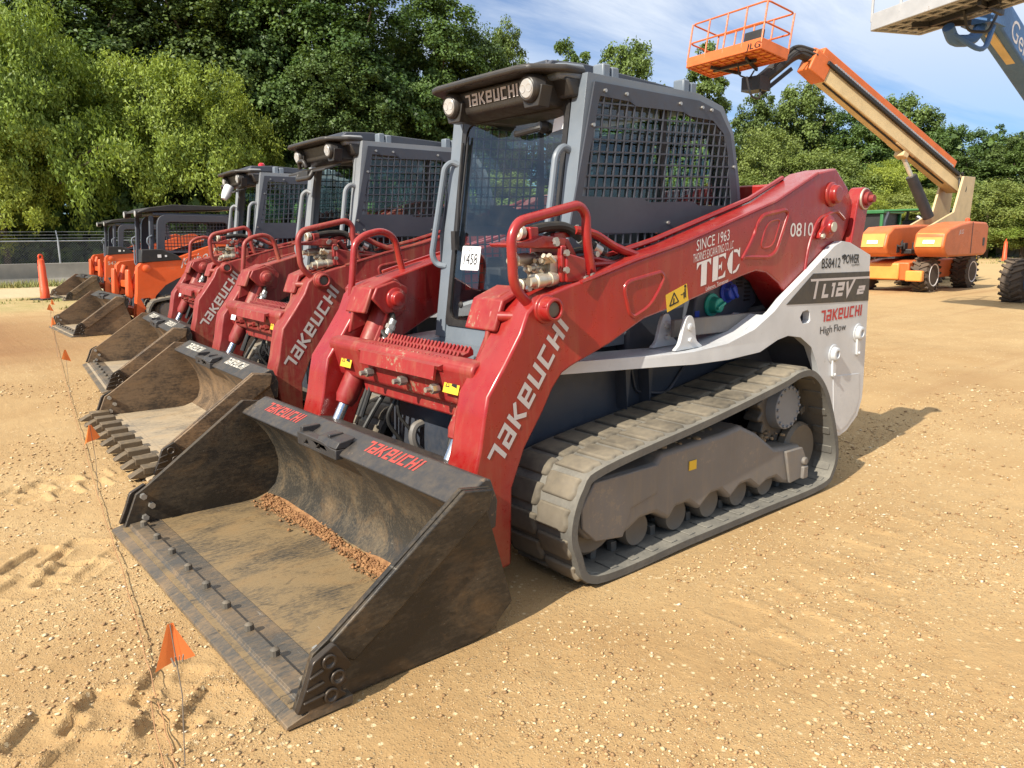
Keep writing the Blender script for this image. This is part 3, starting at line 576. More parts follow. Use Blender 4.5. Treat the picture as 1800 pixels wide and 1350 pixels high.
BP = [(-.000, .000), (-.70, .000), (-.765, .012), (-.816, .035), (-.893, .10), (-.778, .491), (-.797, .566), (-.67, .586), (-.146, .216), (-.094, .185), (-.021, .012)]
def make_bucket(root, teeth=False, st=('bsteel', 'bfloor', 'bback', 'blip'), word='rust_r', half=1.0, dirt=False, name='bucket', plain=False):
    inner = [(-.02, .028), (-.40, .026), (-.62, .022), (-.70, .026), (-.765, .046), (-.815, .09), (-.838, .15), (-.842, .22), (-.825, .30), (-.785, .385), (-.73, .455), (-.665, .512)]
    def offs(p, d):
        out = []
        for i in range(len(p)):
            a, b = Vector(p[max(i-1, 0)]), Vector(p[min(i+1, len(p)-1)]); t = (b-a).normalized(); q = Vector(p[i])+Vector((t.y, -t.x))*-d; out.append((q.x, q.y))
        return out
    outer = offs(inner, -.016) if offs(inner, -.016)[3][1] < inner[3][1] else offs(inner, .016)
    w_ = half-.018
    sh = MB(); n = len(inner)
    fl = inner[:5]; flo = outer[:5]
    sh.prism(fl+flo[::-1], -w_, w_); fl_o = sh.build(name, st[1], root, angle=.9)
    bk = inner[4:]; bko = outer[4:]
    m = MB(); m.prism(bk+bko[::-1], -w_, w_); m.build('back_wall', st[2], fl_o, angle=.9)
    m = MB(); lipP = [(-.668, .5085), (-.655, .520), (-.672, .536), (-.790, .592), (-.815, .585), (-.845, .50), (-.835, .40), (-.815, .395), (-.768, .455), (-.70, .509)]; m.prism(lipP, -w_+.001, w_-.001); lip = m.build('top_lip', st[3], fl_o, bevel=.006)
    for s in (-1, 1):
        m = MB(); m.prism(BP, s*(half-.020), s*half); sp = m.build('side_plate', st[0], fl_o, bevel=.003)
        m = MB(); m.prism([(-.795, .563), (-.671, .583), (-.15, .214), (-.175, .155), (-.225, .122), (-.778, .493)], s*half, s*(half+.020)); m.build('edge_band', st[0], sp, bevel=.006)
        if not plain:
            m = MB(); c = [(-.012, .034), (-.045, .105), (-.075, .185), (-.150, .222), (-.205, .13), (-.165, .115), (-.19, .085), (-.155, .068), (-.185, .04), (-.15, .034)]
            m.prism(rp(c, .010, 2), s*(half+.0205), s*(half+.046))
            for (x, z) in ((-.125, .172), (-.15, .112), (-.125, .060)): m.lathe((x, s*(half+.046), z), (0, s, 0), [(0, .025), (.010, .025), (.010, .015), (.003, .013)], 18)
            for k in range(3): m.bar((-.035-.012*k, s*(half+.047), .065+.036*k), (-.105, s*(half+.049), .072+.040*k), .012, .010)
            m.build('side_cutter', 'cutter', sp, bevel=.004)
            for (x, z) in ((-.125, .172), (-.16, .118), (-.125, .062)): m = MB(); m.cyl((x, s*(half-.02), z), (x, s*(half-.045), z), .016, n=6); m.build('cutter_bolt', 'bolt', sp)
    m = MB(); m.prism([(.022, .000), (.018, .012), (-.050, .030), (-.055, .040), (-.115, .043), (-.12, .029), (-.20, .029), (-.20, .000)], -half-.045, half+.045); ce = m.build('cutting_edge', 'bedge' if not teeth else st[1], fl_o, bevel=.002)
    if not teeth:
        for i in range(9):
            y = -half+.09+i*(2*half-.18)/8; m = MB(); m.cyl((-.100, y, .04), (-.100, y, .060), .017, n=10); m.ball((-.100, y, .060), .017, 10, (1, 1, .6)); m.build('plough_bolt', 'steelwheel', ce)
    else:
        for i in range(9):
            y = -half+.05+i*(2*half-.10)/8; m = MB()
            m.prism([(-.10, .06), (.01, .072), (.06, .052), (.105, .028), (.11, .018), (.04, .010), (-.10, .012)], y-.038, y+.038); m.box((-.04, y, .055), (.14, .095, .045)); m.build('bucket_tooth', 'tooth', ce, bevel=.010)
    # hook bracket in the middle of the lip
    m = MB(); m.prism([(-.25, .500), (.13, .500), (.13, .545), (.08, .545), (-.0, .560), (-.25, .560)], -.690, -.640, 0, holes=[[(-.18, .515), (-.13, .515), (-.15, .54)], [(-.06, .515), (-.01, .515), (-.03, .54)]]); m.prism([(-.70, .545), (-.64, .548), (-.66, .575), (-.74, .585)], -.06, .13); m.box((-.70, -.235, .565), (.09, .03, .035)); m.box((-.70, .02, .575), (.07, .02, .03))
    m.build('step_hook', st[3], lip, bevel=.004)
    if word:
        v = Vector((-.118, 0, .056)); o0 = Vector((-.692, 0, .5455))+v.normalized().cross(Vector((0, -1, 0)))*0; nn = Vector((0, 1, 0)).cross(v.normalized())
        for ya in (-.83, .22): m = MB(); logo(m, o0+Vector((0, ya*half, 0))+v.normalized()*.022+nn*.0015, (0, 1, 0), v, .41, .066); m.build('lettering', word, lip, recalc=False, smooth=False)
    return fl_o

def red_loader(name, label, loc, rz, group, hero=False, old=False, teeth=False, beacon=False, windshield=True):
    rt = thing(name, label, 'track loader', loc, rz, group); red = 'old_red' if old else 'red'; redw = 'old_red' if old else 'red_worn'; cab = 'cab_old' if old else 'cab'
    # ---- chassis
    m = MB(); m.prism([(-1.30, .28), (-1.30, .62), (-1.55, .86), (-3.40, .86), (-3.75, .70), (-3.75, .35), (-3.4, .22), (-1.5, .22)], -.53, .53); ch = m.build('chassis', 'tub', rt, bevel=.02)
    m = MB()
    for x in (-1.95, -2.12): m.prism([(x, .83), (x-.02, .60), (x-.045, .83)], .53, .60)
    m.tube([(-2.06, .535, .82), (-2.10, .54, .66), (-2.35, .54, .62), (-2.55, .54, .80)], .008, 8, .05); m.build('tub_rib', 'tub', ch)
    m = MB(); m.prism([(-.27, .24), (.35, .24), (.35, .56), (-.27, .56)], -1.33, -1.305, 0); m.prism([(-.40, .20), (.5, .20), (.5, .30), (-.40, .30)], -1.36, -1.30, 0)
    m.prism([(-.05, .60), (.31, .60), (.31, .62), (-.05, .62)], -1.34, -1.30, 0)
    m.build('front_plate', cab if not old else 'steelwheel', ch, bevel=.006)
    m = MB(); m.tube([(-1.30, -.20, .34), (-1.25, -.20, .38), (-1.235, -.20, .44), (-1.25, -.20, .49), (-1.30, -.20, .50)], .022, 8, .04); m.build('tie_down', 'frame', ch)
    m = MB(); m.prism([(-1.28, .62), (-1.28, .80), (-1.32, .865), (-1.62, .88), (-1.62, .62)], -.40, .40); m.build('toe_box', 'tub' if not hero else cab, ch, bevel=.02)
    m = MB(); m.prism([(-2.05, .86), (-3.45, .86), (-3.45, 1.18), (-3.2, 1.34), (-2.95, 1.30), (-2.95, 1.12), (-2.05, 1.05)], -.50, .52); eng = m.build('engine_cover', 'guard', ch, bevel=.02)
    m = MB(); m.prism([(-2.75, .88), (-3.02, .92), (-3.26, .82), (-3.44, .58), (-3.52, .30), (-3.78, .33), (-3.83, .5), (-3.81, 1.25), (-3.55, 1.30), (-3.42, 1.04), (-2.75, 1.0)], -.795, .795); m.build('rear_body', 'guard', rt, bevel=.02)
    m = MB(); m.prism([(-2.47, .99), (-2.50, 1.16), (-3.02, 1.27), (-3.05, 1.06), (-2.9, .97)], .52, .60); cp = m.build('service_panel', 'guard', ch, bevel=.012)
    m = MB(); m.lathe((-2.62, .60, 1.072), (0, 1, 0), [(0, .062), (.012, .062), (.014, .044), (.055, .040), (.060, .034)], 20); m.box((-2.62, .665, 1.072), (.07, .018, .016), Matrix.Rotation(.4, 3, 'Y')); m.build('tank_cap', 'green', cp, bevel=.003)
    m = MB(); m.lathe((-2.755, .60, 1.135), (0, 1, 0), [(0, .062), (.012, .062), (.014, .046), (.045, .042), (.050, .034)], 20); m.box((-2.755, .655, 1.135), (.075, .018, .018), Matrix.Rotation(-.9, 3, 'Y')); m.build('tank_cap', 'blue', cp, bevel=.003)
    for x, z, st_ in ((-2.95, 1.08, .022), (-2.87, 1.16, .018)):
        m = MB()
        for i in range(5): m.box((x, .602, z+st_*i), (.055, .006, .009))
        m.build('louvre', 'decal_k', cp)
    MB().box((-2.50, .602, 1.03), (.035, .004, .035)).build('label_plate', 'blue', cp)
    # ---- white side frames, bar and brackets
    PN = [(-1.30, .895), (-1.30, .845), (-2.064, .835), (-2.431, .825), (-2.713, .835), (-2.877, .884), (-2.98, .897), (-3.11, .876), (-3.231, .811), (-3.31, .70), (-3.437, .50), (-3.50, .25), (-3.631, .224), (-3.72, .244), (-3.848, .318), (-3.891, .421), (-3.895, .493), (-3.873, 1.032), (-3.856, 1.31), (-3.595, 1.387), (-3.5, 1.396), (-3.413, 1.369), (-3.196, 1.247), (-2.915, 1.099), (-2.827, 1.039), (-2.653, .96), (-2.425, .909), (-2.189, .897), (-2.061, .893)]
    for s in (1, -1):
        hole = [(-3.105, .968), (-3.09, .99), (-3.115, 1.018), (-3.165, 1.025), (-3.19, 1.01), (-3.20, .965), (-3.18, .952), (-3.125, .95)]
        def yf(c, s=s):
            k = max(0., min(1., (c.x+2.15)/.85)); c.y -= s*.24*k; return c
        m = MB(); m.prism(PN, s*.805, s*.85, 1, holes=[hole]); m.prism([(-2.15, .835), (-2.15, .893), (-2.40, .905), (-2.60, .945), (-2.80, 1.02), (-2.80, .86), (-2.70, .833), (-2.431, .825)], s*.62, s*.805); m.prism([(-1.29, .845), (-1.29, .893), (-2.149, .893), (-2.149, .836)], s*.62, s*.805)
        pnl = m.build('side_frame', 'white', rt, bevel=.008, cuts=[((-2.15, 0, 0), (1, 0, 0))], yfun=yf)
        m = MB(); m.prism([(-3.50, .612), (-3.83, .59), (-3.85, .44), (-3.81, .345), (-3.71, .275), (-3.63, .25), (-3.55, .29)], s*.846, s*.8525)
        m.build('access_cover', 'white', pnl, bevel=.004)
        for (x, z) in ((-3.485, .745), (-3.768, .845)):
            m = MB(); m.lathe((x, s*.85, z), (0, s, 0), [(0, .058), (.006, .058), (.008, .042), (.028, .040), (.032, .032), (.032, .02), (.02, .018)], 22); m.prism([(x-.025, z), (x-.020, z-.13), (x-.005, z-.145), (x+.012, z-.13), (x+.028, z)], s*.8505, s*.865); m.cyl((x-.004, s*.865, z-.122), (x-.004, s*.874, z-.122), .010, n=6); m.build('pin_boss', 'white', pnl, bevel=.003)
        if s == 1:
            m = MB(); m.prism([(-2.94, 1.067), (-3.20, 1.223), (-3.862, 1.212), (-3.872, 1.035), (-3.4, 1.05)], .8505, .852); dc = m.build('decal_band', 'decal_db', pnl)
            m = MB(); m.prism([(-3.175, 1.193), (-3.178, 1.180), (-3.864, 1.170), (-3.865, 1.183)], .8525, .853)
            if hero:
                logo(m, (-3.205, .8528, 1.082), YS, UP, .455, .098, .20, 'tL12V', .20); logo(m, (-3.715, .8528, 1.082), YS, UP, .085, .058, .15, '2', .24)
            else: logo(m, (-3.205, .8528, 1.082), YS, UP, .36, .098, .20, 'tL12', .20)
            m.build('model_lettering', 'decal_lg', dc, recalc=False, smooth=False)
            m = MB(); logo(m, (-3.315, .8515, .944), (-1, 0, .012), UP, .48, .066, .06); m.build('red_lettering', 'decal_r', pnl, recalc=False, smooth=False)
            m = MB(); text(m, 'High', (-3.315, .8515, .876), YS, UP, .043, .135); m.build('black_lettering', 'decal_k', pnl, recalc=False, smooth=False); m = MB(); text(m, 'Flow', (-3.475, .8515, .876), YS, UP, .043, .14); m.build('black_lettering', 'decal_k', pnl, recalc=False, smooth=False)
            if hero:
                m = MB(); text(m, 'B58412', (-3.285, .8515, 1.248), YS, UP, .055, .21, bold=.01); m.build('black_lettering', 'decal_k', pnl, recalc=False, smooth=False); m = MB(); text(m, 'POWER', (-3.53, .8515, 1.268), YS, UP, .050, .185, .15, bold=.025); m.build('black_lettering', 'decal_k', pnl, recalc=False, smooth=False); m = MB(); text(m, 'EQUIPMENT', (-3.63, .8515, 1.250), YS, UP, .012, .10); m.build('black_lettering', 'decal_k', pnl, recalc=False, smooth=False); m = MB(); m.prism([(-3.505, 1.312), (-3.515, 1.292), (-3.55, 1.306), (-3.54, 1.322)], .8512, .852); m.build('black_lettering', 'decal_k', pnl, recalc=False, smooth=False)
        for dy in (.795, .655):
            m = MB(); m.prism(rp([(-2.07, .897), (-2.115, .925), (-2.145, 1.02), (-2.165, 1.06), (-2.205, 1.06), (-2.225, 1.02), (-2.24, .935), (-2.30, .90)], .02, 3), s*(dy-.02), s*dy); m.lathe((-2.185, s*dy, 1.005), (0, s, 0), [(0, .018), (.008, .018), (.010, .012)], 14); m.cyl((-2.187, s*dy, .942), (-2.187, s*(dy+.012), .942), .013, n=6); m.build('bar_bracket', 'white', pnl, bevel=.004)
        m = MB(); m.prism([(-2.16, .95), (-2.16, 1.035), (-3.10, 1.02), (-3.10, .93)], s*.70, s*.725); m.build('lock_bar', 'tub' if old else 'frame', pnl, bevel=.004)
    # ---- loader arms
    for s in (1, -1):
        def yf(c, s=s): c.y += s*arm_off(c.x); return c
        cuts = [((-1.62, 0, 0), (1, 0, 0)), ((-1.42, 0, 0), (1, 0, 0))]
        m = MB(); m.prism(ARM, s*.80, s*.61); arm = m.build('loader_arm', red, rt, bevel=.010, cuts=cuts, yfun=yf)
        m = MB(); m.tube([(x, s*.795, z) for x, z in [(-3.28, 1.765), (-2.876, 1.607), (-2.1, 1.40), (-1.77, 1.33), (-1.45, 1.25)]], .009, 6); m.tube([(x, s*.63, z+.012) for x, z in [(-3.20, 1.735), (-2.876, 1.610), (-2.1, 1.405), (-1.77, 1.335)]], .013, 6); m.build('top_flange', red, arm)
        yy = .80; m = MB(); strokes_tube(m, [(-1.70, 1.235), (-1.955, 1.275), (-1.978, 1.25), (-1.955, 1.207), (-1.884, 1.123), (-1.775, 1.082), (-1.745, 1.10)], s*(yy-.0045), .012); m.build('pressed_rib', red, arm); m = MB()
        strokes_tube(m, [(-2.735, 1.53), (-2.966, 1.564), (-2.995, 1.545), (-2.895, 1.345), (-2.83, 1.318), (-2.60, 1.325), (-2.585, 1.315), (-2.66, 1.40)], s*(yy-.0045), .013); strokes_tube(m, [(-2.80, 1.50), (-2.93, 1.52), (-2.86, 1.37), (-2.74, 1.365)], s*(yy-.005), .009)
        m.build('pressed_rib', red, arm); m = MB(); m.tube([(x, s*.797, z) for x, z in [(-3.18, 1.14), (-3.22, 1.37), (-3.30, 1.52), (-3.42, 1.545), (-3.50, 1.57), (-3.60, 1.52)]], .012, 8, .06)
        m.build('pressed_rib', red, arm)
        m = MB(); m.lathe((-1.275, s*.762, 1.15), (0, s, 0), [(0, .062), (.012, .060), (.016, .050), (.062, .048), (.066, .042), (.066, .034), (.050, .032)], 26); m.cyl((-1.235, s*.80, 1.165), (-1.235, s*.824, 1.165), .010, n=6); m.cyl((-1.33, s*.766, 1.12), (-1.33, s*.775, 1.12), .008, n=6); m.build('pivot_boss', red, arm, bevel=.003)
        m = MB(); m.lathe((-1.275, s*.80, 1.15), (0, s, 0), [(0, .030), (.016, .030), (.018, .022)], 18); m.build('pivot_pin', 'steelwheel', arm)
        m = MB(); m.lathe((-3.43, s*.80, 1.655), (0, s, 0), [(0, .070), (.012, .068), (.018, .052), (.045, .050), (.052, .042)], 26); m.build('upper_boss', red, arm, bevel=.004)
        m = MB(); m.lathe((-3.40, s*.80, 1.475), (0, s, 0), [(0, .07), (.020, .068), (.030, .040), (.045, .036)], 24); m.prism([(-3.37, 1.505), (-3.30, 1.445), (-3.29, 1.415), (-3.315, 1.405), (-3.42, 1.445)], s*.801, s*.825); m.build('lug_plate', red, arm, bevel=.004)
        m = MB(); m.lathe((-3.40, s*.845, 1.475), (0, s, 0), [(0, .028), (.006, .028), (.006, .012)], 16); m.cyl((-3.315, s*.825, 1.425), (-3.315, s*.838, 1.425), .014, n=6); m.build('grease_pin', 'brass', arm)
        # inner clevis plates at the front of the arm
        m = MB(); CL = [(-1.14, 1.13), (-1.19, 1.20), (-1.28, 1.225), (-1.40, 1.22), (-1.47, 1.15), (-1.44, 1.03), (-1.35, .985), (-1.22, .99), (-1.10, .95)]
        m.prism(CL, s*.585, s*.560); m.prism([(-1.115, 1.06), (-1.165, 1.185), (-1.30, 1.235), (-1.31, 1.215), (-1.185, 1.165), (-1.14, 1.055)], s*.63, s*.43); m.prism([(-1.16, 1.13), (-1.19, 1.19), (-1.30, 1.22), (-1.38, 1.18), (-1.36, 1.06), (-1.24, 1.05)], s*.435, s*.415); m.build('clevis_plate', redw, arm, bevel=.008)
        m = MB(); m.lathe((-1.30, s*.415, 1.125), (0, -s, 0), [(0, .060), (.012, .058), (.02, .040), (.04, .036), (.045, .02)], 22); m.build('inner_boss', red, arm, bevel=.003)
        # rear link
        m = MB(); m.prism(rp([(-3.765-.07, 1.66), (-3.80, 1.705), (-3.73, 1.705), (-3.69, 1.62), (-3.645, 1.39), (-3.60, 1.20), (-3.74, 1.20), (-3.775, 1.39)], .03, 3), s*.755, s*.832); m.build('rear_link', red, rt, bevel=.006)
        m = MB(); m.lathe((-3.765, s*.832, 1.638), (0, s, 0), [(0, .056), (.014, .056), (.014, .040), (.034, .040), (.034, .022), (.06, .022)], 22); m.build('link_pin', 'old_red', rt)
        m = MB(); m.lathe((-3.765, s*.833, 1.638), (0, s, 0), [(0, .062), (.010, .062), (.012, .05)], 22); m.build('pin_washer', 'brass', rt)
        if s == 1:
            d = Vector((-.581, 0, .814)); v = Vector((.814, 0, .581)); yl = .7668
            m = MB(); logo(m, Vector((-1.030, yl, .533)), d, v, .650, .085, .10); m.build('lettering', 'decal_lg', arm, recalc=False, smooth=False)
            if hero:
                m = MB(); u = Vector((-.968, 0, .19)).normalized(); vv = Vector((.16, 0, .987))
                text(m, 'SINCE 1963', (-2.208, .8015, 1.362), u, UP, .052, .265, sq=.8); text(m, "THORNE'S EXCAVATING CO., LC", (-2.185, .8015, 1.308), u, UP, .040, .325)
                stencil(m, (-2.215, .8015, 1.188), u, UP, .118, .355); text(m, 'Lebanon, Tennessee', (-2.292, .8015, 1.172), u, UP, .020, .185); m.build('owner_lettering', 'decal_w', arm, recalc=False, smooth=False); m = MB(); text(m, '0810', (-3.022, .8015, 1.424), (-1, 0, .02), UP, .072, .235, bold=.008)
                m.build('owner_lettering', 'decal_w', arm, recalc=False, smooth=False)
                m = MB(); m.prism([(-1.990, 1.168), (-2.143, 1.214), (-2.160, 1.134), (-2.005, 1.088)], .8004, .8012); wst = m.build('warning_sticker', 'yellow', arm)
                m = MB(); tri = [Vector((-2.02, 0, 1.115)), Vector((-2.085, 0, 1.133)), Vector((-2.05, 0, 1.175))]
                for i in range(3): m.bar(tri[i]+Vector((0, .8016, 0)), tri[(i+1) % 3]+Vector((0, .8016, 0)), .0010, .007, (0, 0, 1) if i != 9 else (1, 0, 0))
                m.bar((-2.048, .8016, 1.125), (-2.051, .8016, 1.150), .001, .008, (1, 0, 0)); m.bar((-2.135, .8016, 1.150), (-2.130, .8016, 1.192), .001, .010, (1, 0, 0)); m.bar((-2.125, .8016, 1.145), (-2.122, .8016, 1.175), .001, .006, (1, 0, 0)); m.bar((-2.10, .8016, 1.163), (-2.122, .8016, 1.168), .001, .004); m.cyl((-2.131, .8013, 1.202), (-2.131, .8022, 1.202), .008, n=10)
                m.build('warning_symbol', 'decal_k', wst)
        # bucket cylinder
        yc = s*.50; A, B = Vector((-1.30, yc, 1.11)), Vector((-.965, yc, .50)); dd = (B-A).normalized()
        m = MB(); m.lathe(A, dd, [(0, .045), (.03, .058), (.55, .058), (.57, .050), (.59, .044)], 22); m.cyl(A-Vector((0, .05, 0)), A+Vector((0, .05, 0)), .055); cyl = m.build('bucket_cylinder', redw, rt, bevel=.004)
        m = MB(); m.cyl(A+dd*.58, B+dd*.22, .028, n=20); m.build('cylinder_rod', 'chrome', cyl)
        m = MB(); ins = Vector((0, -s*.085, 0)); bk = dd.cross(Vector((0, 1, 0))); bk = (bk if bk.x < 0 else -bk)*.03
        for k, t0 in enumerate((.04, .16)): m.tube([A+dd*t0+ins*.55, A+dd*(t0+.04)+ins*(.95+.4*k)+bk, A+dd*(t0+.22)+ins*(1.0+.45*k)+bk, A+dd*.62+ins*(.9+.4*k)+bk*2], .014, 8, .04)
        m.build('hydraulic_hose', 'hose', cyl)
        for k, t0 in enumerate((.04, .16)):
            p = A+dd*(t0+.05)+ins*(.96+.4*k)+bk; m = MB(); m.cyl(p, p+dd*.12, .020); m.cyl(p+dd*.03, p+dd*.055, .026, n=6); m.build('hose_fitting', 'bolt', cyl)
        m = MB(); m.lathe(B-dd*.34, dd, [(0, .048), (.005, .066), (.05, .066), (.055, .048)], 22); m.tube([B-dd*.55+ins*.6, B-dd*.28+ins*.65], .018, 8); m.cyl(B-dd*.30+ins*.2, B-dd*.30+ins*1.0, .016); m.build('cylinder_gland', redw, cyl)
    # ---- cross member with serrated step
    m = MB(); m.prism([(-1.02, .93), (-1.005, .90), (-1.05, .74), (-1.09, .72), (-1.11, .74), (-1.06, .90), (-1.08, .945)], -.62, .62); m.prism([(-.45, .74), (.42, .74), (.36, .66), (-.42, .66)], -1.125, -1.10, 0); cm = m.build('cross_member', redw, rt, bevel=.012)
    m = MB(); m.prism([(-.985, .905), (-1.00, .885), (-1.17, .935), (-1.17, .955)], -.27, .42); m.prism([(-.975, .845), (-.985, .84), (-1.00, .90), (-.985, .905)], -.24, .39)
    for i in range(24):
        y = -.255+i*.0287
        for x, z in ((-1.02, .9205), (-1.08, .938), (-1.14, .955)): m.prism([(x, z-.012), (x-.018, z+.018), (x-.03, z)], y, y+.014)
    m.build('step_plate', redw, cm)
    for y in (-.20, .10, .36): m = MB(); m.cyl((-1.02, y, .80), (-.985, y, .80), .022, n=6); m.cyl((-.986, y, .80), (-.955, y, .80), .012, n=8); m.build('step_bolt', 'bolt' if not old else redw, cm)
    for y in (-.46, .46):
        m = MB(); m.prism([(y-.055, -.045), (y+.055, -.045), (y+.055, .045), (y-.055, .045)], 0, .0012, 0)
        o = m.build('sticker', 'yellow' if (not old or y > 0) else 'paper', cm); o.location = (-1.026, 0, .835); o.rotation_euler = (0, R(-16), 0)
        if not old or y > 0:
            m = MB(); tr = [(y-.042, -.02), (y-.012, -.02), (y-.027, .012)]; m.prism(tr, .0016, .0022, 0, holes=[[(y-.036, -.016), (y-.018, -.016), (y-.027, .003)]]); m.prism([(y+.0, -.012), (y+.04, -.018), (y+.036, .0), (y+.018, .012), (y+.005, .004)], .0016, .0022, 0)
            q = m.build('sticker_symbol', 'decal_k', o)
    m = MB(); m.bar((-3.20, -.60, 1.665), (-3.20, .60, 1.665), .10, .10); m.build('rear_cross_tube', red, rt, bevel=.01)
    # ---- guard rails on the arms
    near = [(-1.15, .62, 1.119), (-1.225, .715, 1.117), (-1.25, .715, 1.15), (-1.152, .715, 1.243), (-1.142, .715, 1.44), (-1.18, .715, 1.495), (-1.51, .715, 1.565), (-1.555, .715, 1.53), (-1.56, .715, 1.41), (-1.596, .715, 1.27)]
    m = MB(); m.tube(near, .021, 12, .05); m.build('guard_rail', redw if old else 'red', rt)
    far = [(-1.254, -.70, .96), (-1.205, -.70, 1.04), (-1.19, -.70, 1.09), (-1.23, -.70, 1.41), (-1.29, -.70, 1.453), (-1.40, -.70, 1.478), (-1.48, -.70, 1.44), (-1.533, -.70, 1.22)]
    m = MB(); m.tube(far, .019, 12, .05); m.build('guard_rail', redw if old else 'red', rt)
    # ---- hydraulic couplers inside the near rail
    m = MB(); m.prism([(-1.16, 1.395), (-1.43, 1.385), (-1.44, 1.43), (-1.31, 1.44), (-1.25, 1.42), (-1.15, 1.41)], .56, .72); m.prism([(-1.28, 1.40), (-1.32, 1.40), (-1.32, 1.475), (-1.27, 1.475)], .60, .68); m.prism([(-1.39, 1.25), (-1.39, 1.40), (-1.42, 1.40), (-1.42, 1.25)], .54, .74); m.prism([(-1.41, 1.25), (-1.41, 1.37), (-1.52, 1.345), (-1.53, 1.245)], .735, .75); m.bar((-1.47, .66, 1.42), (-1.57, .66, 1.28), .05, .03); m.bar((-1.45, .62, 1.435), (-1.58, .60, 1.45), .03, .03)
    cb = m.build('coupler_bracket', redw if old else 'red', rt, bevel=.006)
    m = MB(); rr = random.Random(3)
    for (y, z, l, r) in ((.61, 1.35, .20, .026), (.70, 1.265, .17, .031), (.60, 1.245, .16, .026), (.665, 1.315, .13, .020), (.70, 1.345, .10, .018)):
        m.lathe((-1.40, y, z), (1, .10, -.05), [(0, r*.8), (.03, r), (.055, r), (.056, r*.85), (.09, r*.85), (.092, r), (l*.8, r), (l*.82, r*.7), (l, r*.62), (l, r*.3)], 18)
    m.box((-1.37, .645, 1.305), (.04, .14, .11)); m.lathe((-1.27, .64, 1.452), (1, .1, 0), [(0, .02), (.01, .03), (.035, .03), (.04, .02), (.02, .018)], 18)
    for k in range(9): m.cyl((-1.345+rr.uniform(-.02, .02), .58+.02*k, 1.27+rr.uniform(-.03, .09)), (-1.31+rr.uniform(-.02, .02), .585+.02*k, 1.28+rr.uniform(-.03, .09)), .011, n=6)
    m.build('hydraulic_coupler', 'brass', cb)
    m = MB(); m.tube([(-1.32, .63, 1.462), (-1.42, .62, 1.478), (-1.53, .62, 1.478), (-1.60, .64, 1.43), (-1.72, .66, 1.36)], .022, 10, .06); m.tube([(-1.44, .65, 1.34), (-1.58, .66, 1.385), (-1.75, .66, 1.33)], .014, 8, .05); m.tube([(-1.42, .60, 1.44), (-1.47, .61, 1.46), (-1.50, .62, 1.475)], .008, 6, .02); m.build('hydraulic_hose', 'hose', cb)
    m = MB(); m.tube([(-1.56, .645, 1.462), (-1.66, .66, 1.45), (-1.79, .67, 1.385), (-1.93, .68, 1.345)], .019, 10, .05); m.tube([(-1.44, .66, 1.30), (-1.60, .67, 1.35), (-1.80, .68, 1.31)], .012, 8, .05); m.tube([(-1.44, .69, 1.28), (-1.62, .69, 1.315), (-1.82, .69, 1.315)], .012, 8, .05); m.build('hydraulic_tube', redw if old else 'red', cb)
    for p in ((-1.60, .64, 1.43), (-1.66, .655, 1.39)): m = MB(); m.cyl(p, Vector(p)+Vector((-.035, .006, -.02)), .027); m.build('hose_fitting', 'bolt', cb)
    for p in ((-1.35, .745, 1.41), (-1.37, .72, 1.42), (-1.40, .752, 1.37), (-1.40, .752, 1.30), (-1.58, .70, 1.34), (-1.62, .71, 1.36), (-1.24, .70, 1.232), (-1.52, .75, 1.26), (-1.56, .75, 1.27)): m = MB(); m.cyl(p, Vector(p)+Vector((.0, .014, .0)), .014, n=6); m.build('bolt', 'bolt', cb)
    for k, (ya, za) in enumerate(((.60, 1.30), (.57, 1.33), (.63, 1.27))): m = MB(); m.tube([(-1.42, ya, za), (-1.50, ya-.02, za+.03*k-.02), (-1.62, ya+.02, za-.02), (-1.85, .66, 1.33+.012*k)], .011, 7, .06); m.build('hydraulic_hose', 'hose', cb)
    for pp, rr_ in (([(-1.24, -.30, .84), (-1.20, -.33, .70), (-1.12, -.36, .58), (-1.05, -.38, .46)], .013), ([(-1.26, -.27, .84), (-1.22, -.28, .66), (-1.15, -.32, .52), (-1.22, -.28, .40)], .011), ([(-1.27, -.22, .82), (-1.20, -.24, .70), (-1.18, -.25, .55), (-1.25, -.20, .45)], .009)): m = MB(); m.tube(pp, rr_, 8, .06); m.build('hydraulic_hose', 'hose', cm)
    # ---- cab
    fx = lambda z: -1.61-.142*(z-.9)                                # raked front
    m = MB()
    FO = [(fx(.90)+.01, .90), (fx(2.155)+.012, 2.155), (-2.58, 2.150), (-2.80, 2.105), (-2.905, 1.98), (-2.975, 1.74), (-3.01, 1.57), (-3.02, .92)]; FI = [(fx(.98)-.075, .98), (fx(2.06)-.075, 2.06), (-2.56, 2.06), (-2.73, 2.02), (-2.82, 1.93), (-2.89, 1.73), (-2.92, 1.57), (-2.93, 1.0)]
    for s in (1, -1): m.prism(FO, s*.415, s*.500, 1, holes=[FI])
    m.bar((-1.835, -.414, 2.11), (-1.835, .414, 2.11), .07, .08); m.bar((-2.86, -.414, 2.02), (-2.86, .414, 2.02), .07, .06)
    m.prism([(fx(.96), .965), (-1.60, .86), (-1.64, .82), (-1.80, .82), (-1.80, .965)], -.47, .47)
    m.prism([(-1.80, 2.105), (-2.78, 2.09), (-2.78, 2.135), (-1.80, 2.150)], -.42, .42)
    cabo = m.build('cab', cab, rt, bevel=.022, seg=4)
    # dark seal and windshield on the raked front (plane through the two posts)
    def fpt(y, z, d=0): return (fx(z)+d, y, z)
    ow = [(-.42, .975), (.42, .975), (.42, 1.6), (.40, 2.04), (-.40, 2.04), (-.42, 1.6)]; iw = rp([(-.385, 1.0), (.385, 1.0), (.375, 2.02), (-.375, 2.02)], .06)
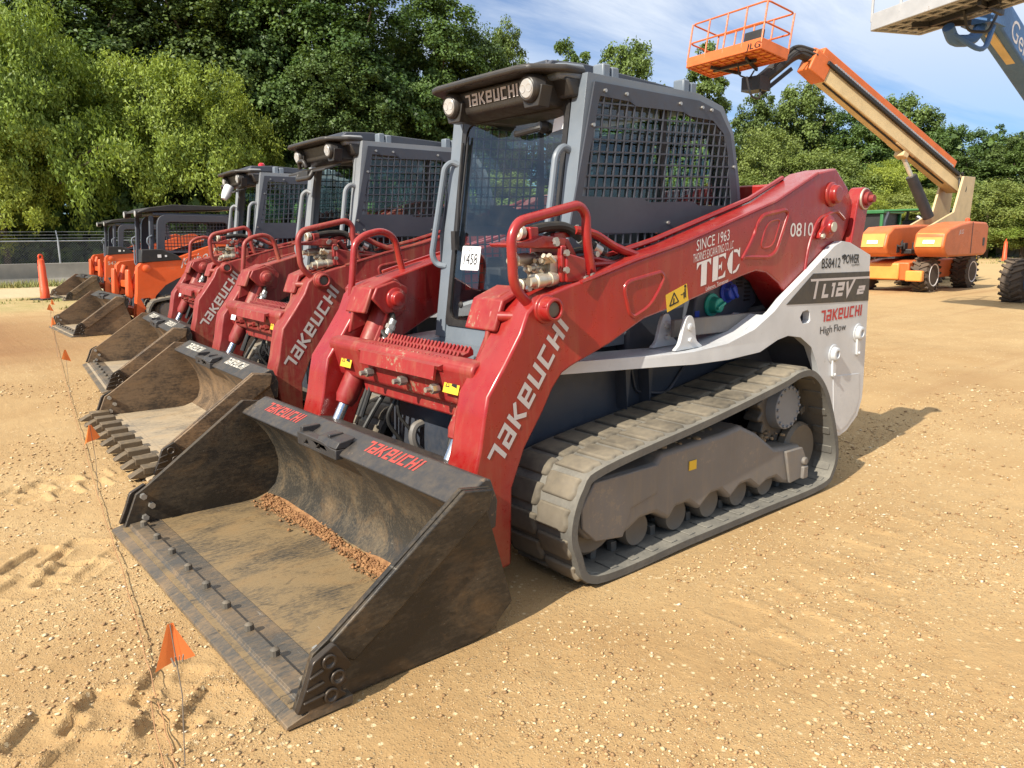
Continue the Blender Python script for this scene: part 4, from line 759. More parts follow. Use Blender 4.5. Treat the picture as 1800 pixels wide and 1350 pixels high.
    def front_plate(nm, mat, outer, holes, d0, d1, par, **kw):
        m = MB(); m.prism(outer, d0, d1, 0, holes=holes); return m.build(nm, mat, par, yfun=lambda c: Vector((c.x+fx(c.z), c.y, c.z)), **kw)
    front_plate('door_frame', 'black' if hero else cab, rp([(-.415, .965), (.415, .965), (.408, 2.06), (-.408, 2.06)], .03), [iw], -.010, .012, cabo)
    if windshield:
        ws = front_plate('windshield', 'glass', iw, [], .000, .005, rt)
        m = MB(); m.tube([fpt(.05, 1.935, .02), fpt(.08, 1.925, .045), fpt(.22, 1.935, .045), fpt(.265, 1.945, .02)], .014, 8, .03); m.lathe(fpt(.245, 1.945, .008), (1, 0, .1), [(0, .03), (.02, .028), (.035, .02)], 14); m.build('door_handle', 'black', ws)
        MB().prism([(.30, 1.915), (.375, 1.925), (.375, 1.985), (.305, 1.975)], .006, .0075, 0).build('sticker', 'paper', ws, yfun=lambda c: Vector((c.x+fx(c.z), c.y, c.z)))
        pc = front_plate('paper_sign', 'paper', rp([(-.325, 1.265), (-.165, 1.265), (-.16, 1.388), (-.32, 1.392)], .008, 2), [], .006, .008, ws)
        m = MB(); n_ = Vector((-.142, 0, 1)).normalized(); text(m, '1458', (fx(1.295)+.0095, -.300, 1.295), (0, 1, 0), n_, .058, .115, .1); text(m, 'LOT', (fx(1.365)+.0095, -.29, 1.365), (0, 1, 0), n_, .015, .06); m.build('handwriting', 'decal_k', pc, recalc=False, smooth=False)
        m = MB(); m.tube([fpt(-.375, 1.93, .03), fpt(-.372, 1.75, .03), fpt(-.36, 1.45, .025)], .009, 6); m.tube([fpt(-.345, 1.96, .018), fpt(-.352, 1.70, .018), fpt(-.365, 1.40, .014)], .006, 6); m.box(fpt(-.365, 1.42, .03), (.03, .035, .10)); m.build('wiper', 'black', ws)
        m = MB(); m.lathe(fpt(-.29, 1.08, .006), (1, 0, .1), [(0, .018), (.008, .016), (.012, .008)], 14); m.build('washer_nozzle', 'black', ws)
    else:
        m = MB(); m.prism([(-1.66, 2.00), (-1.52, 1.955), (-1.52, 1.94), (-1.66, 1.985)], -.36, .36); m.tube([(-1.53, -.13, 1.95), (-1.50, -.13, 1.90), (-1.50, .13, 1.90), (-1.53, .13, 1.95)], .02, 8, .03); m.box((-1.52, 0, 1.93), (.05, .18, .05)); m.tube([(-1.50, -.05, 1.975), (-1.485, -.04, 2.03), (-1.485, .06, 2.03), (-1.50, .08, 1.975)], .016, 8, .03); m.build('raised_door', 'visor', cabo, bevel=.006)
    # visor
    m = MB(); rear, fr = -1.80, -1.545; zt = 2.185
    top = [(rear, -.47), (-1.69, -.455), (-1.60, -.40), (fr, -.365), (fr+.02, -.30), (fr+.025, 0), (fr+.02, .30), (fr, .365), (-1.60, .40), (-1.69, .455), (rear, .47)]
    m.prism([(rear, -.465), (-1.70, -.447), (-1.665, -.42), (-1.665, .42), (-1.70, .447), (rear, .465)], 2.128, 2.196, 2); vis = m.build('roof_cap', cab, cabo, bevel=.014, seg=3)
    m = MB(); m.prism([(x+.012 if x > -1.75 else x, y*(1.0 if x < -1.75 else 1.03)) for x, y in top], 2.152, 2.184, 2); m.prism([(-1.78, 2.15), (-1.60, 2.148), (-1.625, 2.045), (-1.66, 2.028), (-1.80, 2.022)], -.36, .36); m.prism([(-1.84, 2.135), (-1.69, 2.135), (-1.73, 2.055), (-1.84, 2.05)], -.455, .455); vz = m.build('visor', 'visor', rt, bevel=.012)
    m = MB()
    if hero: logo(m, (-1.6125, -.185, 2.076), (0, 1, 0), (.24, 0, 1), .40, .054, .12)
    if hero: m.build('lettering', 'decal_lg', vz, recalc=False, smooth=False)
    for y in (-.27, .325):
        m = MB(); m.lathe((-1.63, y, 2.095), (1, 0, -.12), [(0, .066), (.052, .062), (.066, .052), (.068, .045), (.056, .044)], 24); m.prism([(y-.075, 2.10), (y+.075, 2.10), (y+.05, 2.01), (y-.045, 2.01)], -1.66, -1.592, 0); hb = m.build('headlight', 'visor', vz, bevel=.004)
        m = MB(); m.lathe((-1.575, y, 2.088), (1, 0, -.12), [(0, .044), (.008, .044), (.014, .038)], 24); [m.lathe((-1.563, y+q, 2.088), (1, 0, -.12), [(0, .020), (.004, .018), (.001, .008)], 14) for q in (-.021, .021)]; lz = m.build('lens', 'lens', hb)
    # roof rack
    m = MB(); m.prism([(-1.70, 2.20), (-1.74, 2.235), (-1.95, 2.245), (-2.75, 2.205), (-2.80, 2.16), (-1.70, 2.185)], .27, .31); m.prism([(-1.70, 2.20), (-1.74, 2.235), (-1.95, 2.245), (-2.75, 2.205), (-2.80, 2.16), (-1.70, 2.185)], -.31, -.27); m.box((-1.76, 0, 2.215), (.06, .56, .05)); m.box((-2.72, 0, 2.18), (.06, .56, .05)); m.box((-2.25, 0, 2.165), (.9, .54, .03)); m.build('roof_rack', 'guard', cabo, bevel=.006)
    for x in (-2.00, -2.60): m = MB(); m.box((x+.030, .40, 2.185), (.05, .07, .085)); m.box((x-.03, .40, 2.18), (.05, .07, .075)); m.box((x, .40, 2.16), (.08, .05, .05)); m.build('roof_clamp', 'cab', cabo, bevel=.008)
    if beacon:
        m = MB(); m.lathe((-1.95, -.05, 2.22), (0, 0, 1), [(0, .045), (.03, .045), (.032, .04), (.07, .036), (.085, .02)], 18); m.build('beacon', 'red_lens', cabo)
        m = MB(); m.lathe((-1.53, .14, 2.02), (.5, .1, -.9), [(0, .05), (.02, .055), (.10, .05), (.16, .03)], 16); m.build('work_lamp', 'paper', cabo)
    # grab handles
    m = MB(); m.tube([fpt(.43, 1.82, 0), fpt(.43, 1.84, .05), fpt(.425, 1.80, .085), fpt(.42, 1.45, .085), fpt(.42, 1.36, .07), fpt(.42, 1.35, .0)], .017, 10, .05); m.build('grab_handle', cab, cabo)
    m = MB(); m.tube([fpt(-.43, 1.82, 0), fpt(-.46, 1.84, .03), fpt(-.48, 1.81, .06), fpt(-.53, 1.34, .06), fpt(-.52, 1.29, .03), fpt(-.46, 1.28, .0)], .017, 10, .05); m.build('grab_handle', cab, cabo)
    # side guards with cut mesh
    GO = [(-1.812, 2.118), (-2.58, 2.112), (-2.76, 2.075), (-2.86, 1.97), (-2.93, 1.74), (-2.965, 1.57), (-2.98, 1.10), (-1.655, 1.08), (-1.655, 1.45), (-1.69, 1.60)]
    G1 = [(-1.845, 2.060), (-2.05, 2.055), (-2.09, 2.038), (-2.45, 2.045), (-2.50, 2.030), (-2.70, 2.025), (-2.80, 1.965), (-2.85, 1.86), (-2.895, 1.595), (-2.60, 1.590), (-2.55, 1.610), (-2.20, 1.598), (-2.15, 1.618), (-1.735, 1.615)]
    G2 = [(-1.80, 1.45), (-2.88, 1.45), (-2.90, 1.14), (-1.80, 1.14)]
    for s in (1, -1):
        m = MB(); m.prism(GO, s*.502, s*.512, 1, holes=[G1, G2]); grid(m, G1, s*.5025, s*.5105, 1, .0535, .0075, (.11, -1), (1, -.035), .0008); grid(m, G2, s*.5025, s*.5105, 1, .0535, .0075, (0.02, 1), (1, -.02), .0008)
        gd = m.build('side_guard', 'guard', rt, smooth=False)
        for (x, z) in ((-1.875, 2.085), (-2.02, 2.085), (-2.42, 2.082), (-2.60, 2.08), (-2.68, 2.075), (-1.80, 1.93), (-1.70, 1.57), (-2.90, 1.80), (-2.94, 1.59), (-1.70, 1.48), (-1.75, 1.50), (-2.35, 1.50)): m = MB(); m.cyl((x, s*.512, z), (x, s*.522, z), .009, n=6); m.build('guard_bolt', 'bolt', gd)
        m = MB(); m.prism([(-1.80, 2.07), (-2.75, 2.07), (-2.88, 1.85), (-2.92, 1.50), (-1.70, 1.50)], s*.448, s*.453); sg = m.build('side_window', 'sideglass', rt, smooth=False)
        m = MB(); m.bar((-2.36, s*.457, 1.52), (-2.36, s*.457, 2.06), .02, .035, (1, 0, 0)); m.build('window_bar', 'black', sg)
    m = MB(); RO = [(-.44, 1.15), (.44, 1.15), (.44, 2.02), (-.44, 2.02)]; RI = [(-.36, 1.45), (.36, 1.45), (.36, 1.96), (-.36, 1.96)]; m.prism(RO, -2.965, -2.945, 0, holes=[RI]); grid(m, RI, -2.963, -2.947, 0, .075, .010); m.build('rear_guard', 'guard', cabo, smooth=False, yfun=lambda c: Vector((c.x+max(0, c.z-1.6)*.22, c.y, c.z)))
    # inside the cab
    m = MB(); m.prism([(-1.70, .86), (-2.95, .86), (-2.95, .90), (-1.70, .90)], -.45, .45); m.prism([(-2.90, .9), (-2.96, .9), (-2.96, 1.40), (-2.90, 1.40)], -.44, .44); m.box((-2.35, .42, 1.10), (.9, .05, .45)); m.box((-2.35, -.42, 1.10), (.9, .05, .45)); m.box((-2.1, .33, 1.22), (.45, .14, .10)); m.box((-2.1, -.33, 1.22), (.45, .14, .10)); inn = m.build('cab_interior', 'interior', rt, bevel=.01)
    m = MB(); m.prism(rp([(-2.05, 1.10), (-2.05, 1.20), (-2.45, 1.20), (-2.50, 1.10)], .03), -.24, .24); m.prism(rp([(-2.42, 1.15), (-2.56, 1.15), (-2.66, 1.78), (-2.56, 1.82), (-2.50, 1.70)], .04), -.22, .22); m.prism(rp([(-2.56, 1.82), (-2.66, 1.82), (-2.68, 1.98), (-2.60, 1.98)], .03), -.13, .13); m.box((-2.3, 0, 1.0), (.35, .35, .2)); m.build('seat', 'black', rt, bevel=.025, seg=3)
    for y in (-.31, .31):
        m = MB(); m.tube([(-1.98, y, 1.24), (-1.95, y, 1.33), (-1.94, y, 1.40)], [.012, .014, .022], 10); m.build('joystick', 'black', inn)
    # ---- tracks, bucket
    make_track(rt, 1, .545, .99); make_track(rt, -1, .545, .99)
    st = ('bsteel', 'bfloor', 'bback', 'blip') if hero else ('rsteel', 'dsteel', 'rsteel', 'blip')
    make_bucket(rt, teeth, st, 'rust_r' if hero else 'worn_w')
    m = MB(); m.prism([(-.885, .12), (-.95, .10), (-.99, .52), (-.875, .54)], -.60, .60); m.build('quick_attach', 'blip', rt, bevel=.01)
    return rt
RG = 'red track loaders parked in the row'
red_loader('track_loader', 'glossy red track loader with white 0810 on its arm and a glazed cab door', (0, 0, 0), 0, RG, hero=True)
red_loader('track_loader', 'dusty red track loader with an open cab and a toothed bucket', (-.424, -2.822, 0), R(-3.09), RG, old=True, teeth=True, windshield=False)
red_loader('track_loader', 'red track loader with red roof beacon, third in the row next to an orange loader', (-.928, -5.999, 0), R(-6.57), RG, old=True, beacon=True, windshield=False)

# ---------------------------------------------------------------- orange track loaders
def orange_loader(label, loc, rz, number=None, script=None, group=None):
    rt = thing('track_loader', label, 'track loader', loc, rz, group)
    m = MB(); m.prism([(-1.20, .28), (-1.20, .60), (-1.5, .84), (-3.30, .90), (-3.55, .75), (-3.55, .30), (-3.3, .22), (-1.4, .22)], -.50, .50); ch = m.build('chassis', 'guard', rt, bevel=.02)
    m = MB(); m.prism([(-2.7, .9), (-3.60, .9), (-3.62, 1.12), (-3.3, 1.24), (-2.85, 1.24)], -.55, .55); m.build('engine_hood', 'orange', ch, bevel=.03)
    A = [(-3.30, 1.62), (-2.9, 1.53), (-2.1, 1.30), (-1.62, 1.13), (-1.30, 1.10), (-1.12, 1.08), (-1.06, 1.02), (-1.02, .60), (-.96, .16), (-1.06, .10), (-1.16, .13), (-1.20, .34), (-1.30, .56), (-1.46, .72), (-1.66, .82), (-1.95, .92), (-2.4, 1.08), (-2.8, 1.15), (-3.15, 1.12), (-3.5, 1.30), (-3.48, 1.52)]
    hole = [(-1.13, .36), (-1.02 - .04, .52), (-1.20, .53), (-1.245, .46), (-1.17, .34)]
    for s in (1, -1):
        m = MB(); m.prism(A, s*.78, s*.62, 1, holes=[hole]); arm = m.build('loader_arm', 'orange', rt, bevel=.015)
        m = MB(); m.lathe((-1.19, s*.78, 1.00), (0, s, 0), [(0, .06), (.02, .06), (.03, .045), (.04, .02)], 18); m.build('pivot_boss', 'orange', arm)
        m = MB(); strokes_tube(m, [(-1.75, 1.02), (-2.05, 1.10), (-2.10, 1.16), (-1.98, 1.20), (-1.80, 1.14)], s*.776, .012); m.build('pressed_rib', 'orange', arm)
        m = MB(); m.tube([(-1.08, s*.66, 1.04), (-1.03, s*.66, .62), (-.97, s*.66, .2)], .02, 8); m.build('wear_strip', 'old_red' if number else 'orange', arm)
        A0, B0 = Vector((-1.16, s*.48, 1.02)), Vector((-.93, s*.48, .40)); d = (B0-A0).normalized()
        m = MB(); m.lathe(A0, d, [(0, .05), (.45, .05), (.46, .04)], 16); cyl = m.build('bucket_cylinder', 'orange', rt); m = MB(); m.cyl(A0+d*.44, B0, .026); m.build('cylinder_rod', 'chrome', cyl)
        m = MB(); m.prism([(-1.00, .98), (-1.03, .55), (-.98, .50), (-.92, .56), (-.95, .98)], s*.40, s*.56); m.build('cylinder_guard', 'orange', rt, bevel=.02)
        if s == 1 and number: m = MB(); text(m, number, (-1.10, .7815, .84), YS, UP, .085, .20); m.build('lettering', 'worn_w', arm, recalc=False, smooth=False)
        if s == 1 and script:
            m = MB(); text(m, script, (-1.72, .7815, .985), Vector((-.95, 0, .30)), Vector((-.2, 0, .98)), .16, .62, .2); m.build('lettering', 'decal_w', arm, recalc=False, smooth=False)
    m = MB(); m.box((-1.10, 0, .72), (.10, 1.24, .12)); m.box((-1.02, 0, .30), (.10, 1.24, .14)); m.build('cross_member', 'orange', rt, bevel=.015)
    m = MB(); m.prism([(-1.12, 1.09), (-1.75, 1.12), (-1.68, 1.20), (-1.45, 1.30), (-1.14, 1.30)], .60, .80); cv = m.build('coupler_cover', 'black', rt, bevel=.012)
    m = MB()
    m.box((-1.40, .802, 1.19), (.055, .004, .05)); m.box((-1.50, .802, 1.19), (.03, .004, .03)); m.build('label_plate', 'paper', cv)
    # cab: rounded side frames with mesh, open front
    SO = rp([(-1.42, .95), (-1.50, 1.86), (-2.72, 1.84), (-2.80, .95)], .16, 5); SI = rp([(-1.56, 1.26), (-1.62, 1.74), (-2.63, 1.73), (-2.68, 1.26)], .08, 4); SL = [(-1.58, .98), (-1.57, 1.20), (-2.68, 1.20), (-2.70, .98)]
    m = MB(); m.prism([(-1.44, 1.84), (-2.74, 1.82), (-2.74, 1.87), (-1.44, 1.89)], -.48, .48); m.prism([(-1.40, .86), (-1.46, .96), (-2.80, .96), (-2.80, .86)], -.50, .50)
    for y in (-.44, .44): m.bar((-1.36, y, .90), (-1.42, y, 1.84), .07, .06, (0, 1, 0))
    m.prism([(-2.74, .96), (-2.80, .96), (-2.76, 1.84), (-2.70, 1.84)], -.46, .46, 1, holes=[]); cab = m.build('cab', 'guard', rt, bevel=.015)
    for s in (1, -1):
        m = MB(); m.prism(SO, s*.46, s*.53, 1, holes=[SI, SL]); sf = m.build('side_guard', 'guard', cab, bevel=.012)
        m = MB(); grid(m, SI, s*.490, s*.4945, 1, .055, .007); grid(m, SL, s*.490, s*.4945, 1, .055, .007); m.build('mesh_screen', 'guard', sf, smooth=False)
        m = MB(); m.tube([(-1.40, s*.47, 1.52), (-1.32, s*.50, 1.48), (-1.31, s*.50, 1.40), (-1.345, s*.50, 1.36), (-1.33, s*.50, 1.05), (-1.36, s*.48, 1.0)], .013, 8, .03); m.build('grab_handle', 'cab', cab)
    m = MB(); m.prism([(-1.22, 1.90), (-1.40, 1.97), (-1.75, 2.02), (-2.85, 2.00), (-2.85, 1.95), (-1.5, 1.91), (-1.22, 1.88)], -.50, .50); m.build('roof', 'black', cab, bevel=.02)
    for s in (1, -1):
        m = MB(); m.lathe((-1.30, s*.36, 1.87), (1, 0, 0), [(0, .05), (.08, .065), (.10, .062)], 14); hl = m.build('headlight', 'black', cab); m = MB(); m.lathe((-1.205, s*.36, 1.87), (1, 0, 0), [(0, .052), (.01, .05), (.014, .03)], 14); m.build('lens', 'lens', hl)
    m = MB(); m.prism(rp([(-1.9, 1.0), (-1.9, 1.15), (-2.35, 1.15), (-2.55, 1.75), (-2.65, 1.75), (-2.5, 1.0)], .05), -.23, .23); m.build('seat', 'black', cab, bevel=.02)
    TK = [(x+.10, z*.98) for x, z in TRK]
    make_track(rt, 1, .50, .93, TK, 40); make_track(rt, -1, .50, .93, TK, 40)
    make_bucket(rt, False, ('rsteel', 'dsteel', 'rsteel', 'blip'), None, .93)
    return rt
OG = 'orange track loaders at the far end of the row'
orange_loader('bright orange track loader with dark cab roof and white script on its arm', (-1.50, -11.05, 0), R(-.8), None, 'Kubota', OG)
orange_loader('orange track loader with the number 547 on its arm, end of the row', (-2.88, -19.46, 0), R(.5), '547', None, OG)

# ---------------------------------------------------------------- boom lifts
def lug_wheel(root, name, c, r, wd, s, rim):
    m = MB(); c = Vector(c); m.lathe(c-Vector((0, s*wd/2, 0)), (0, s, 0), [(0, r*.62), (.01, r*.78), (.04, r*.93), (wd*.3, r*.97), (wd*.7, r*.97), (wd-.04, r*.93), (wd-.01, r*.78), (wd, r*.62)], 36)
    for i in range(18):
        for k in (0, 1):
            a = 2*math.pi*(i+.5*k)/18; rot = Matrix.Rotation(-a, 3, 'Y') @ Matrix.Rotation((.55 if k else -.55), 3, 'X'); y = s*wd*(.24 if k else -.24)
            p = Vector((math.sin(a)*0, 0, 0)); v = Matrix.Rotation(-a, 3, 'Y') @ Vector((r*.985, 0, 0)); m.box(c+v+Vector((0, y, 0)), (r*.10, wd*.58, r*.11), Matrix.Rotation(-a, 3, 'Y') @ Matrix.Rotation((.5 if k else -.5), 3, 'X'))
    t = m.build('wheel', 'tyre', root, angle=.5)
    m = MB(); m.lathe(c+Vector((0, s*(wd/2-.16), 0)), (0, s, 0), [(.0, r*.2), (.02, r*.5), (.10, r*.58), (.155, r*.64), (.17, r*.64), (.165, r*.58), (.08, r*.50), (.05, r*.28), (.09, r*.24), (.12, r*.20)], 30); m.build('rim', rim, t, angle=.5); return t
def platform(root, c, L, Wd, H, mats, yaw=0., tilt=0., rails=True):
    # work platform: floor tray with a skirt, guard rails, support below
    rot = Matrix.Rotation(yaw, 3, 'Z') @ Matrix.Rotation(tilt, 3, 'Y'); c = Vector(c)
    def P(x, y, z): return c + rot @ Vector((x, y, z))
    def bx(m, x, y, z, dx, dy, dz): m.box(P(x, y, z), (dx, dy, dz), rot)
    m = MB(); a, b = Wd/2, L/2
    for s in (-1, 1): bx(m, s*a, 0, .09, .035, L, .24); bx(m, 0, s*b, .09, Wd, .035, .24)
    for i in range(9): bx(m, 0, -b+L*(i+.5)/9, .0, Wd-.04, .035, .03)
    for i in range(5): bx(m, -a+Wd*(i+.5)/5, 0, -.005, .03, L-.04, .03)
    fl = m.build('platform', mats[0], root, bevel=.012)
    m = MB(); bx(m, 0, 0, .022, Wd-.05, L-.05, .006); m.build('platform_floor', mats[2], fl)
    m = MB(); cor = [(-a, -b), (a, -b), (a, b), (-a, b)]
    for h in ((.55, H) if rails else ()): m.tube([P(x, y, h) for x, y in cor], .021, 8, .12, True)
    for x, y in cor + [(-a, 0), (a, 0), (-a, -b*.5), (a, b*.5), (a, -b*.5), (-a, b*.5)]: m.tube([P(x, y, .1), P(x, y, H)], .021, 8)
    m.build('guard_rail', mats[1], fl)
    m = MB(); bx(m, -a+.02, .05*b, H*.72, .10, .55, .26); m.build('control_box', mats[3], fl, bevel=.02)
    m = MB()
    for s in (-1, 1): m.bar(P(-a-.05, s*.25, -.06), P(a*.5, s*.55, -.06), .05, .07); 
    bx(m, 0, 0, -.06, .06, 1.3, .07); m.tube([P(-a-.1, .12, -.05), P(-a+.1, .2, -.30), P(-a+.35, .1, -.28), P(-a+.5, .15, -.04)], .02, 8, .08); m.build('platform_support', 'black', fl)
    return fl
def boom_lift_orange():
    rt = thing('boom_lift', 'orange boom lift with cream boom and orange basket raised against the sky', 'boom lift'); Yc = -5.75
    for x, y, s in ((-19.30, -4.80, 1), (-21.75, -4.80, 1), (-19.30, -6.70, -1), (-21.75, -6.70, -1)): lug_wheel(rt, 'wheel', (x, y-s*.2, .43), .43, .40, s, 'decal_w')
    m = MB(); m.prism([(-18.85, .30), (-18.80, .74), (-19.4, .80), (-21.7, .78), (-22.1, .70), (-22.1, .30)], Yc-.62, Yc+.55); m.box((-19.3, Yc, .42), (.22, 1.7, .2)); m.box((-21.75, Yc, .42), (.22, 1.7, .2)); ch = m.build('chassis', 'lift_orange', rt, bevel=.03)
    m = MB(); m.box((-18.75, Yc+.72, .42), (.16, .40, .26)); m.box((-18.75, Yc-.78, .42), (.16, .40, .26)); m.box((-18.79, Yc-.1, .52), (.06, .85, .40)); m.build('bumper', 'lift_orange_lit', ch, bevel=.03)
    m = MB(); m.cyl((-20.6, Yc, .78), (-20.6, Yc, .95), .55); m.box((-20.8, Yc, 1.0), (3.4, .9, .12)); tt = m.build('turntable', 'black', rt, bevel=.02)
    for s, y0, y1 in ((1, -4.38, -5.08), (-1, -5.54, -6.22)):
        m = MB(); P = [(-18.75, .95), (-18.62, 1.12), (-18.70, 1.44), (-18.92, 1.54), (-19.6, 1.66), (-20.2, 1.72), (-21.2, 1.70), (-21.35, 1.60), (-21.35, .98), (-21.2, .88), (-18.9, .88)] if s == 1 else [(-18.35, .95), (-18.22, 1.12), (-18.32, 1.44), (-18.62, 1.60), (-20.2, 1.66), (-21.9, 1.66), (-22.1, 1.5), (-22.1, .98), (-21.9, .88), (-18.55, .88)]
        m.prism(P, y0, y1); hd = m.build('hood', 'lift_orange', tt, bevel=.05, seg=3)
        x0 = -18.62 if s == 1 else -18.22
        m = MB(); yy = sorted((y0, y1)); m.prism([(x0+.012, 1.12), (x0-.085, 1.44), (x0-.095, 1.44), (x0+.0, 1.12)], yy[0]+.06, yy[1]-.06); m.build('hood_front', 'lift_orange_lit', hd)  # thin sheet that paints the hood's front face as sunlit
        m = MB(); m.prism([(x0+.004, 1.20), (x0-.02, 1.28), (x0-.03, 1.28), (x0-.01, 1.20)], (yy[0]+yy[1])/2-.13, (yy[0]+yy[1])/2+.13, 1); m.build('vent', 'paper', hd)
        if s == 1:
            m = MB(); text(m, 'JLG', (-19.45, y0+.002, 1.42), YS, UP, .10, .26, .2); m.build('lettering', 'decal_w', hd, recalc=False, smooth=False)
            m = MB(); m.prism([(-20.25, .95), (-20.28, .95), (-20.28, 1.70), (-20.25, 1.70)], y0+.001, y0+.006); m.prism([(-21.0, 1.12), (-21.12, 1.12), (-21.12, 1.32), (-21.0, 1.32)], y0+.001, y0+.008); m.build('door_seam', 'black', hd)
    m = MB()
    for k in range(6): m.box((-18.9-.22*k, Yc-.03+.10*math.sin(k*2), 1.05+.08*(k % 3)), (.18, .5, .16))
    m.tube([(-18.8, Yc-.3, 1.0), (-18.7, Yc, 1.25), (-18.9, Yc+.3, 1.1), (-19.3, Yc+.1, 1.4)], .03, 8, .1); m.build('hydraulic_bay', 'interior', tt, bevel=.02)
    m = MB(); m.lathe((-20.8, -4.7, 1.70), (0, 0, 1), [(0, .06), (.09, .055), (.11, .03)], 14); m.build('beacon', 'safety', tt)
    m = MB()
    for y in (Yc-.30, Yc+.24): m.prism([(-20.6, 1.0), (-20.35, 1.60), (-21.9, 2.0), (-22.35, 2.95), (-23.15, 2.96), (-22.95, 1.0)], y, y+.06)
    m.build('mast_plate', 'cream', tt, bevel=.01)
    B0 = Vector((-22.60, Yc, 2.72)); B1 = Vector((-17.25, -7.25, 5.47)); L = (B1-B0).length; d = (B1-B0)/L; sd = Vector((0, 0, 1)).cross(d).normalized(); up = d.cross(sd)
    m = MB(); m.bar(B0, B0+d*(L-.1), .36, .46, up); bm = m.build('boom', 'cream', rt, bevel=.03)
    m = MB(); m.bar(B0+d*.5+up*.345, B0+d*(L-.1)+up*.345, .36, .22, up); m.build('boom_cover', 'lift_orange', bm, bevel=.02)
    m = MB(); m.bar(B0+d*.3+up*.155+sd*.225, B0+d*(L-.3)+up*.155+sd*.225, .08, .09, up); ct = m.build('cable_track', 'hose', bm, bevel=.01)
    m = MB(); rt_ = Matrix((d, sd, up)).transposed()
    for k in range(int((L-1.1)/.09)): m.box(B0+d*(.7+.09*k)+up*.215+sd*.225, (.06, .08, .045), rt_)
    m.build('cable_carrier', 'galv', ct)
    m = MB(); m.bar(B0+d*(L-.45), B0+d*(L+.12)+up*.02, .42, .54, up); m.bar(B0+d*(L-.3)+up*.33, B0+d*(L+.15)+up*.2, .3, .2, up); m.build('fly_boom', 'lift_orange', bm, bevel=.03)
    m = MB(); m.tube([B0+d*.2+sd*.2+up*.1, B0+d*.1+sd*.3-up*.3, B0-d*.15+sd*.28-up*.1, B0+d*.25+sd*.25+up*.25], .03, 8, .15); m.tube([B0+d*.6-up*.24+sd*.1, B0+d*2.-up*.26+sd*.1, B0+d*(L-.5)-up*.25+sd*.1], .022, 6); m.build('hydraulic_hose', 'hose', bm)
    J0 = B0+d*(L+.05)+up*.15; E1 = Vector((-16.88, -7.55, 5.66)); J1 = Vector((-16.15, -8.00, 4.98))
    m = MB(); m.tube([J0, J0.lerp(E1, .6)+Vector((0, 0, .10)), E1, J1], .16, 10, .22); m.tube([J0+sd*.15+up*.1, E1+Vector((0, .12, .22)), E1.lerp(J1, .5)+Vector((.1, .12, .12)), J1+Vector((-.1, .1, .1))], .04, 8, .2); m.tube([J0+sd*.2, E1+Vector((-.05, .2, .12)), J1+Vector((-.1, .16, .0))], .03, 8, .2); m.bar(E1+Vector((-.05, 0, -.3)), J1+Vector((-.15, .05, -.2)), .09, .09); m.box(J1, (.45, .5, .32)); m.tube([J1+Vector((.1, .2, -.1)), J1+Vector((.2, .25, -.4)), J1+Vector((.5, .2, -.35)), J1+Vector((.55, .1, .1))], .025, 8, .15); m.build('jib', 'black', bm, bevel=.02)
    a, b = Vector((-21.3, Yc-.1, 1.85)), B0+d*2.3-up*.28; q = (b-a).normalized()
    m = MB(); m.cyl(a, a+q*1.25, .14, n=20); cy = m.build('lift_cylinder', 'black', rt, bevel=.01); m = MB(); m.cyl(a+q*1.2, b, .06); m.build('cylinder_rod', 'brass', cy)
    m = MB(); m.bar(b+up*.12-d*.3, b+up*.12+d*.5, .34, .18, up); m.bar(b-d*.1, b+d*.12, .3, .22, up); m.build('cylinder_lug', 'cream', bm, bevel=.03)
    pf = platform(rt, (-15.62, -8.25, 5.44), 2.30, .90, 1.0, ('lift_orange', 'lift_orange', 'lift_orange_lit', 'black'), yaw=R(-8.8), tilt=R(-10))
    m = MB(); text(m, 'JLG', Vector((-15.62, -8.25, 5.52))+Vector((.988, -.153, 0))*.470-Vector((.153, .988, 0))*-.75, (.153, .988, 0), (0, 0, 1), .13, .40, .15); m.build('lettering', 'decal_k', pf, recalc=False, smooth=False)
    return rt
boom_lift_orange()
def boom_lift_blue():
    rt = thing('boom_lift', 'blue boom lift with a scuffed white platform and a blue jib below it', 'boom lift'); Yc = -1.60
    for x, y, s in ((-17.55, -.70, 1), (-20.1, -.70, 1), (-17.55, -2.48, -1), (-20.1, -2.48, -1)): lug_wheel(rt, 'wheel', (x, y, .45), .45, .42, 1, 'blue_paint')
    m = MB(); m.prism([(-17.1, .35), (-17.1, .8), (-20.4, .82), (-20.4, .35)], Yc-.45, Yc+.5); m.box((-17.55, Yc, .45), (.2, 1.7, .2)); m.box((-20.1, Yc, .45), (.2, 1.7, .2)); m.build('chassis', 'blue_paint', rt, bevel=.03)
    m = MB(); m.prism([(-16.9, .95), (-16.8, 1.5), (-19.5, 1.75), (-20.9, 1.7), (-20.9, .95)], Yc+.25, Yc+1.1); m.box((-18.8, Yc+.2, .92), (2.5, .8, .2)); m.build('turntable', 'blue_paint', rt, bevel=.04)
    return rt, Yc
bl, Yc = boom_lift_blue()
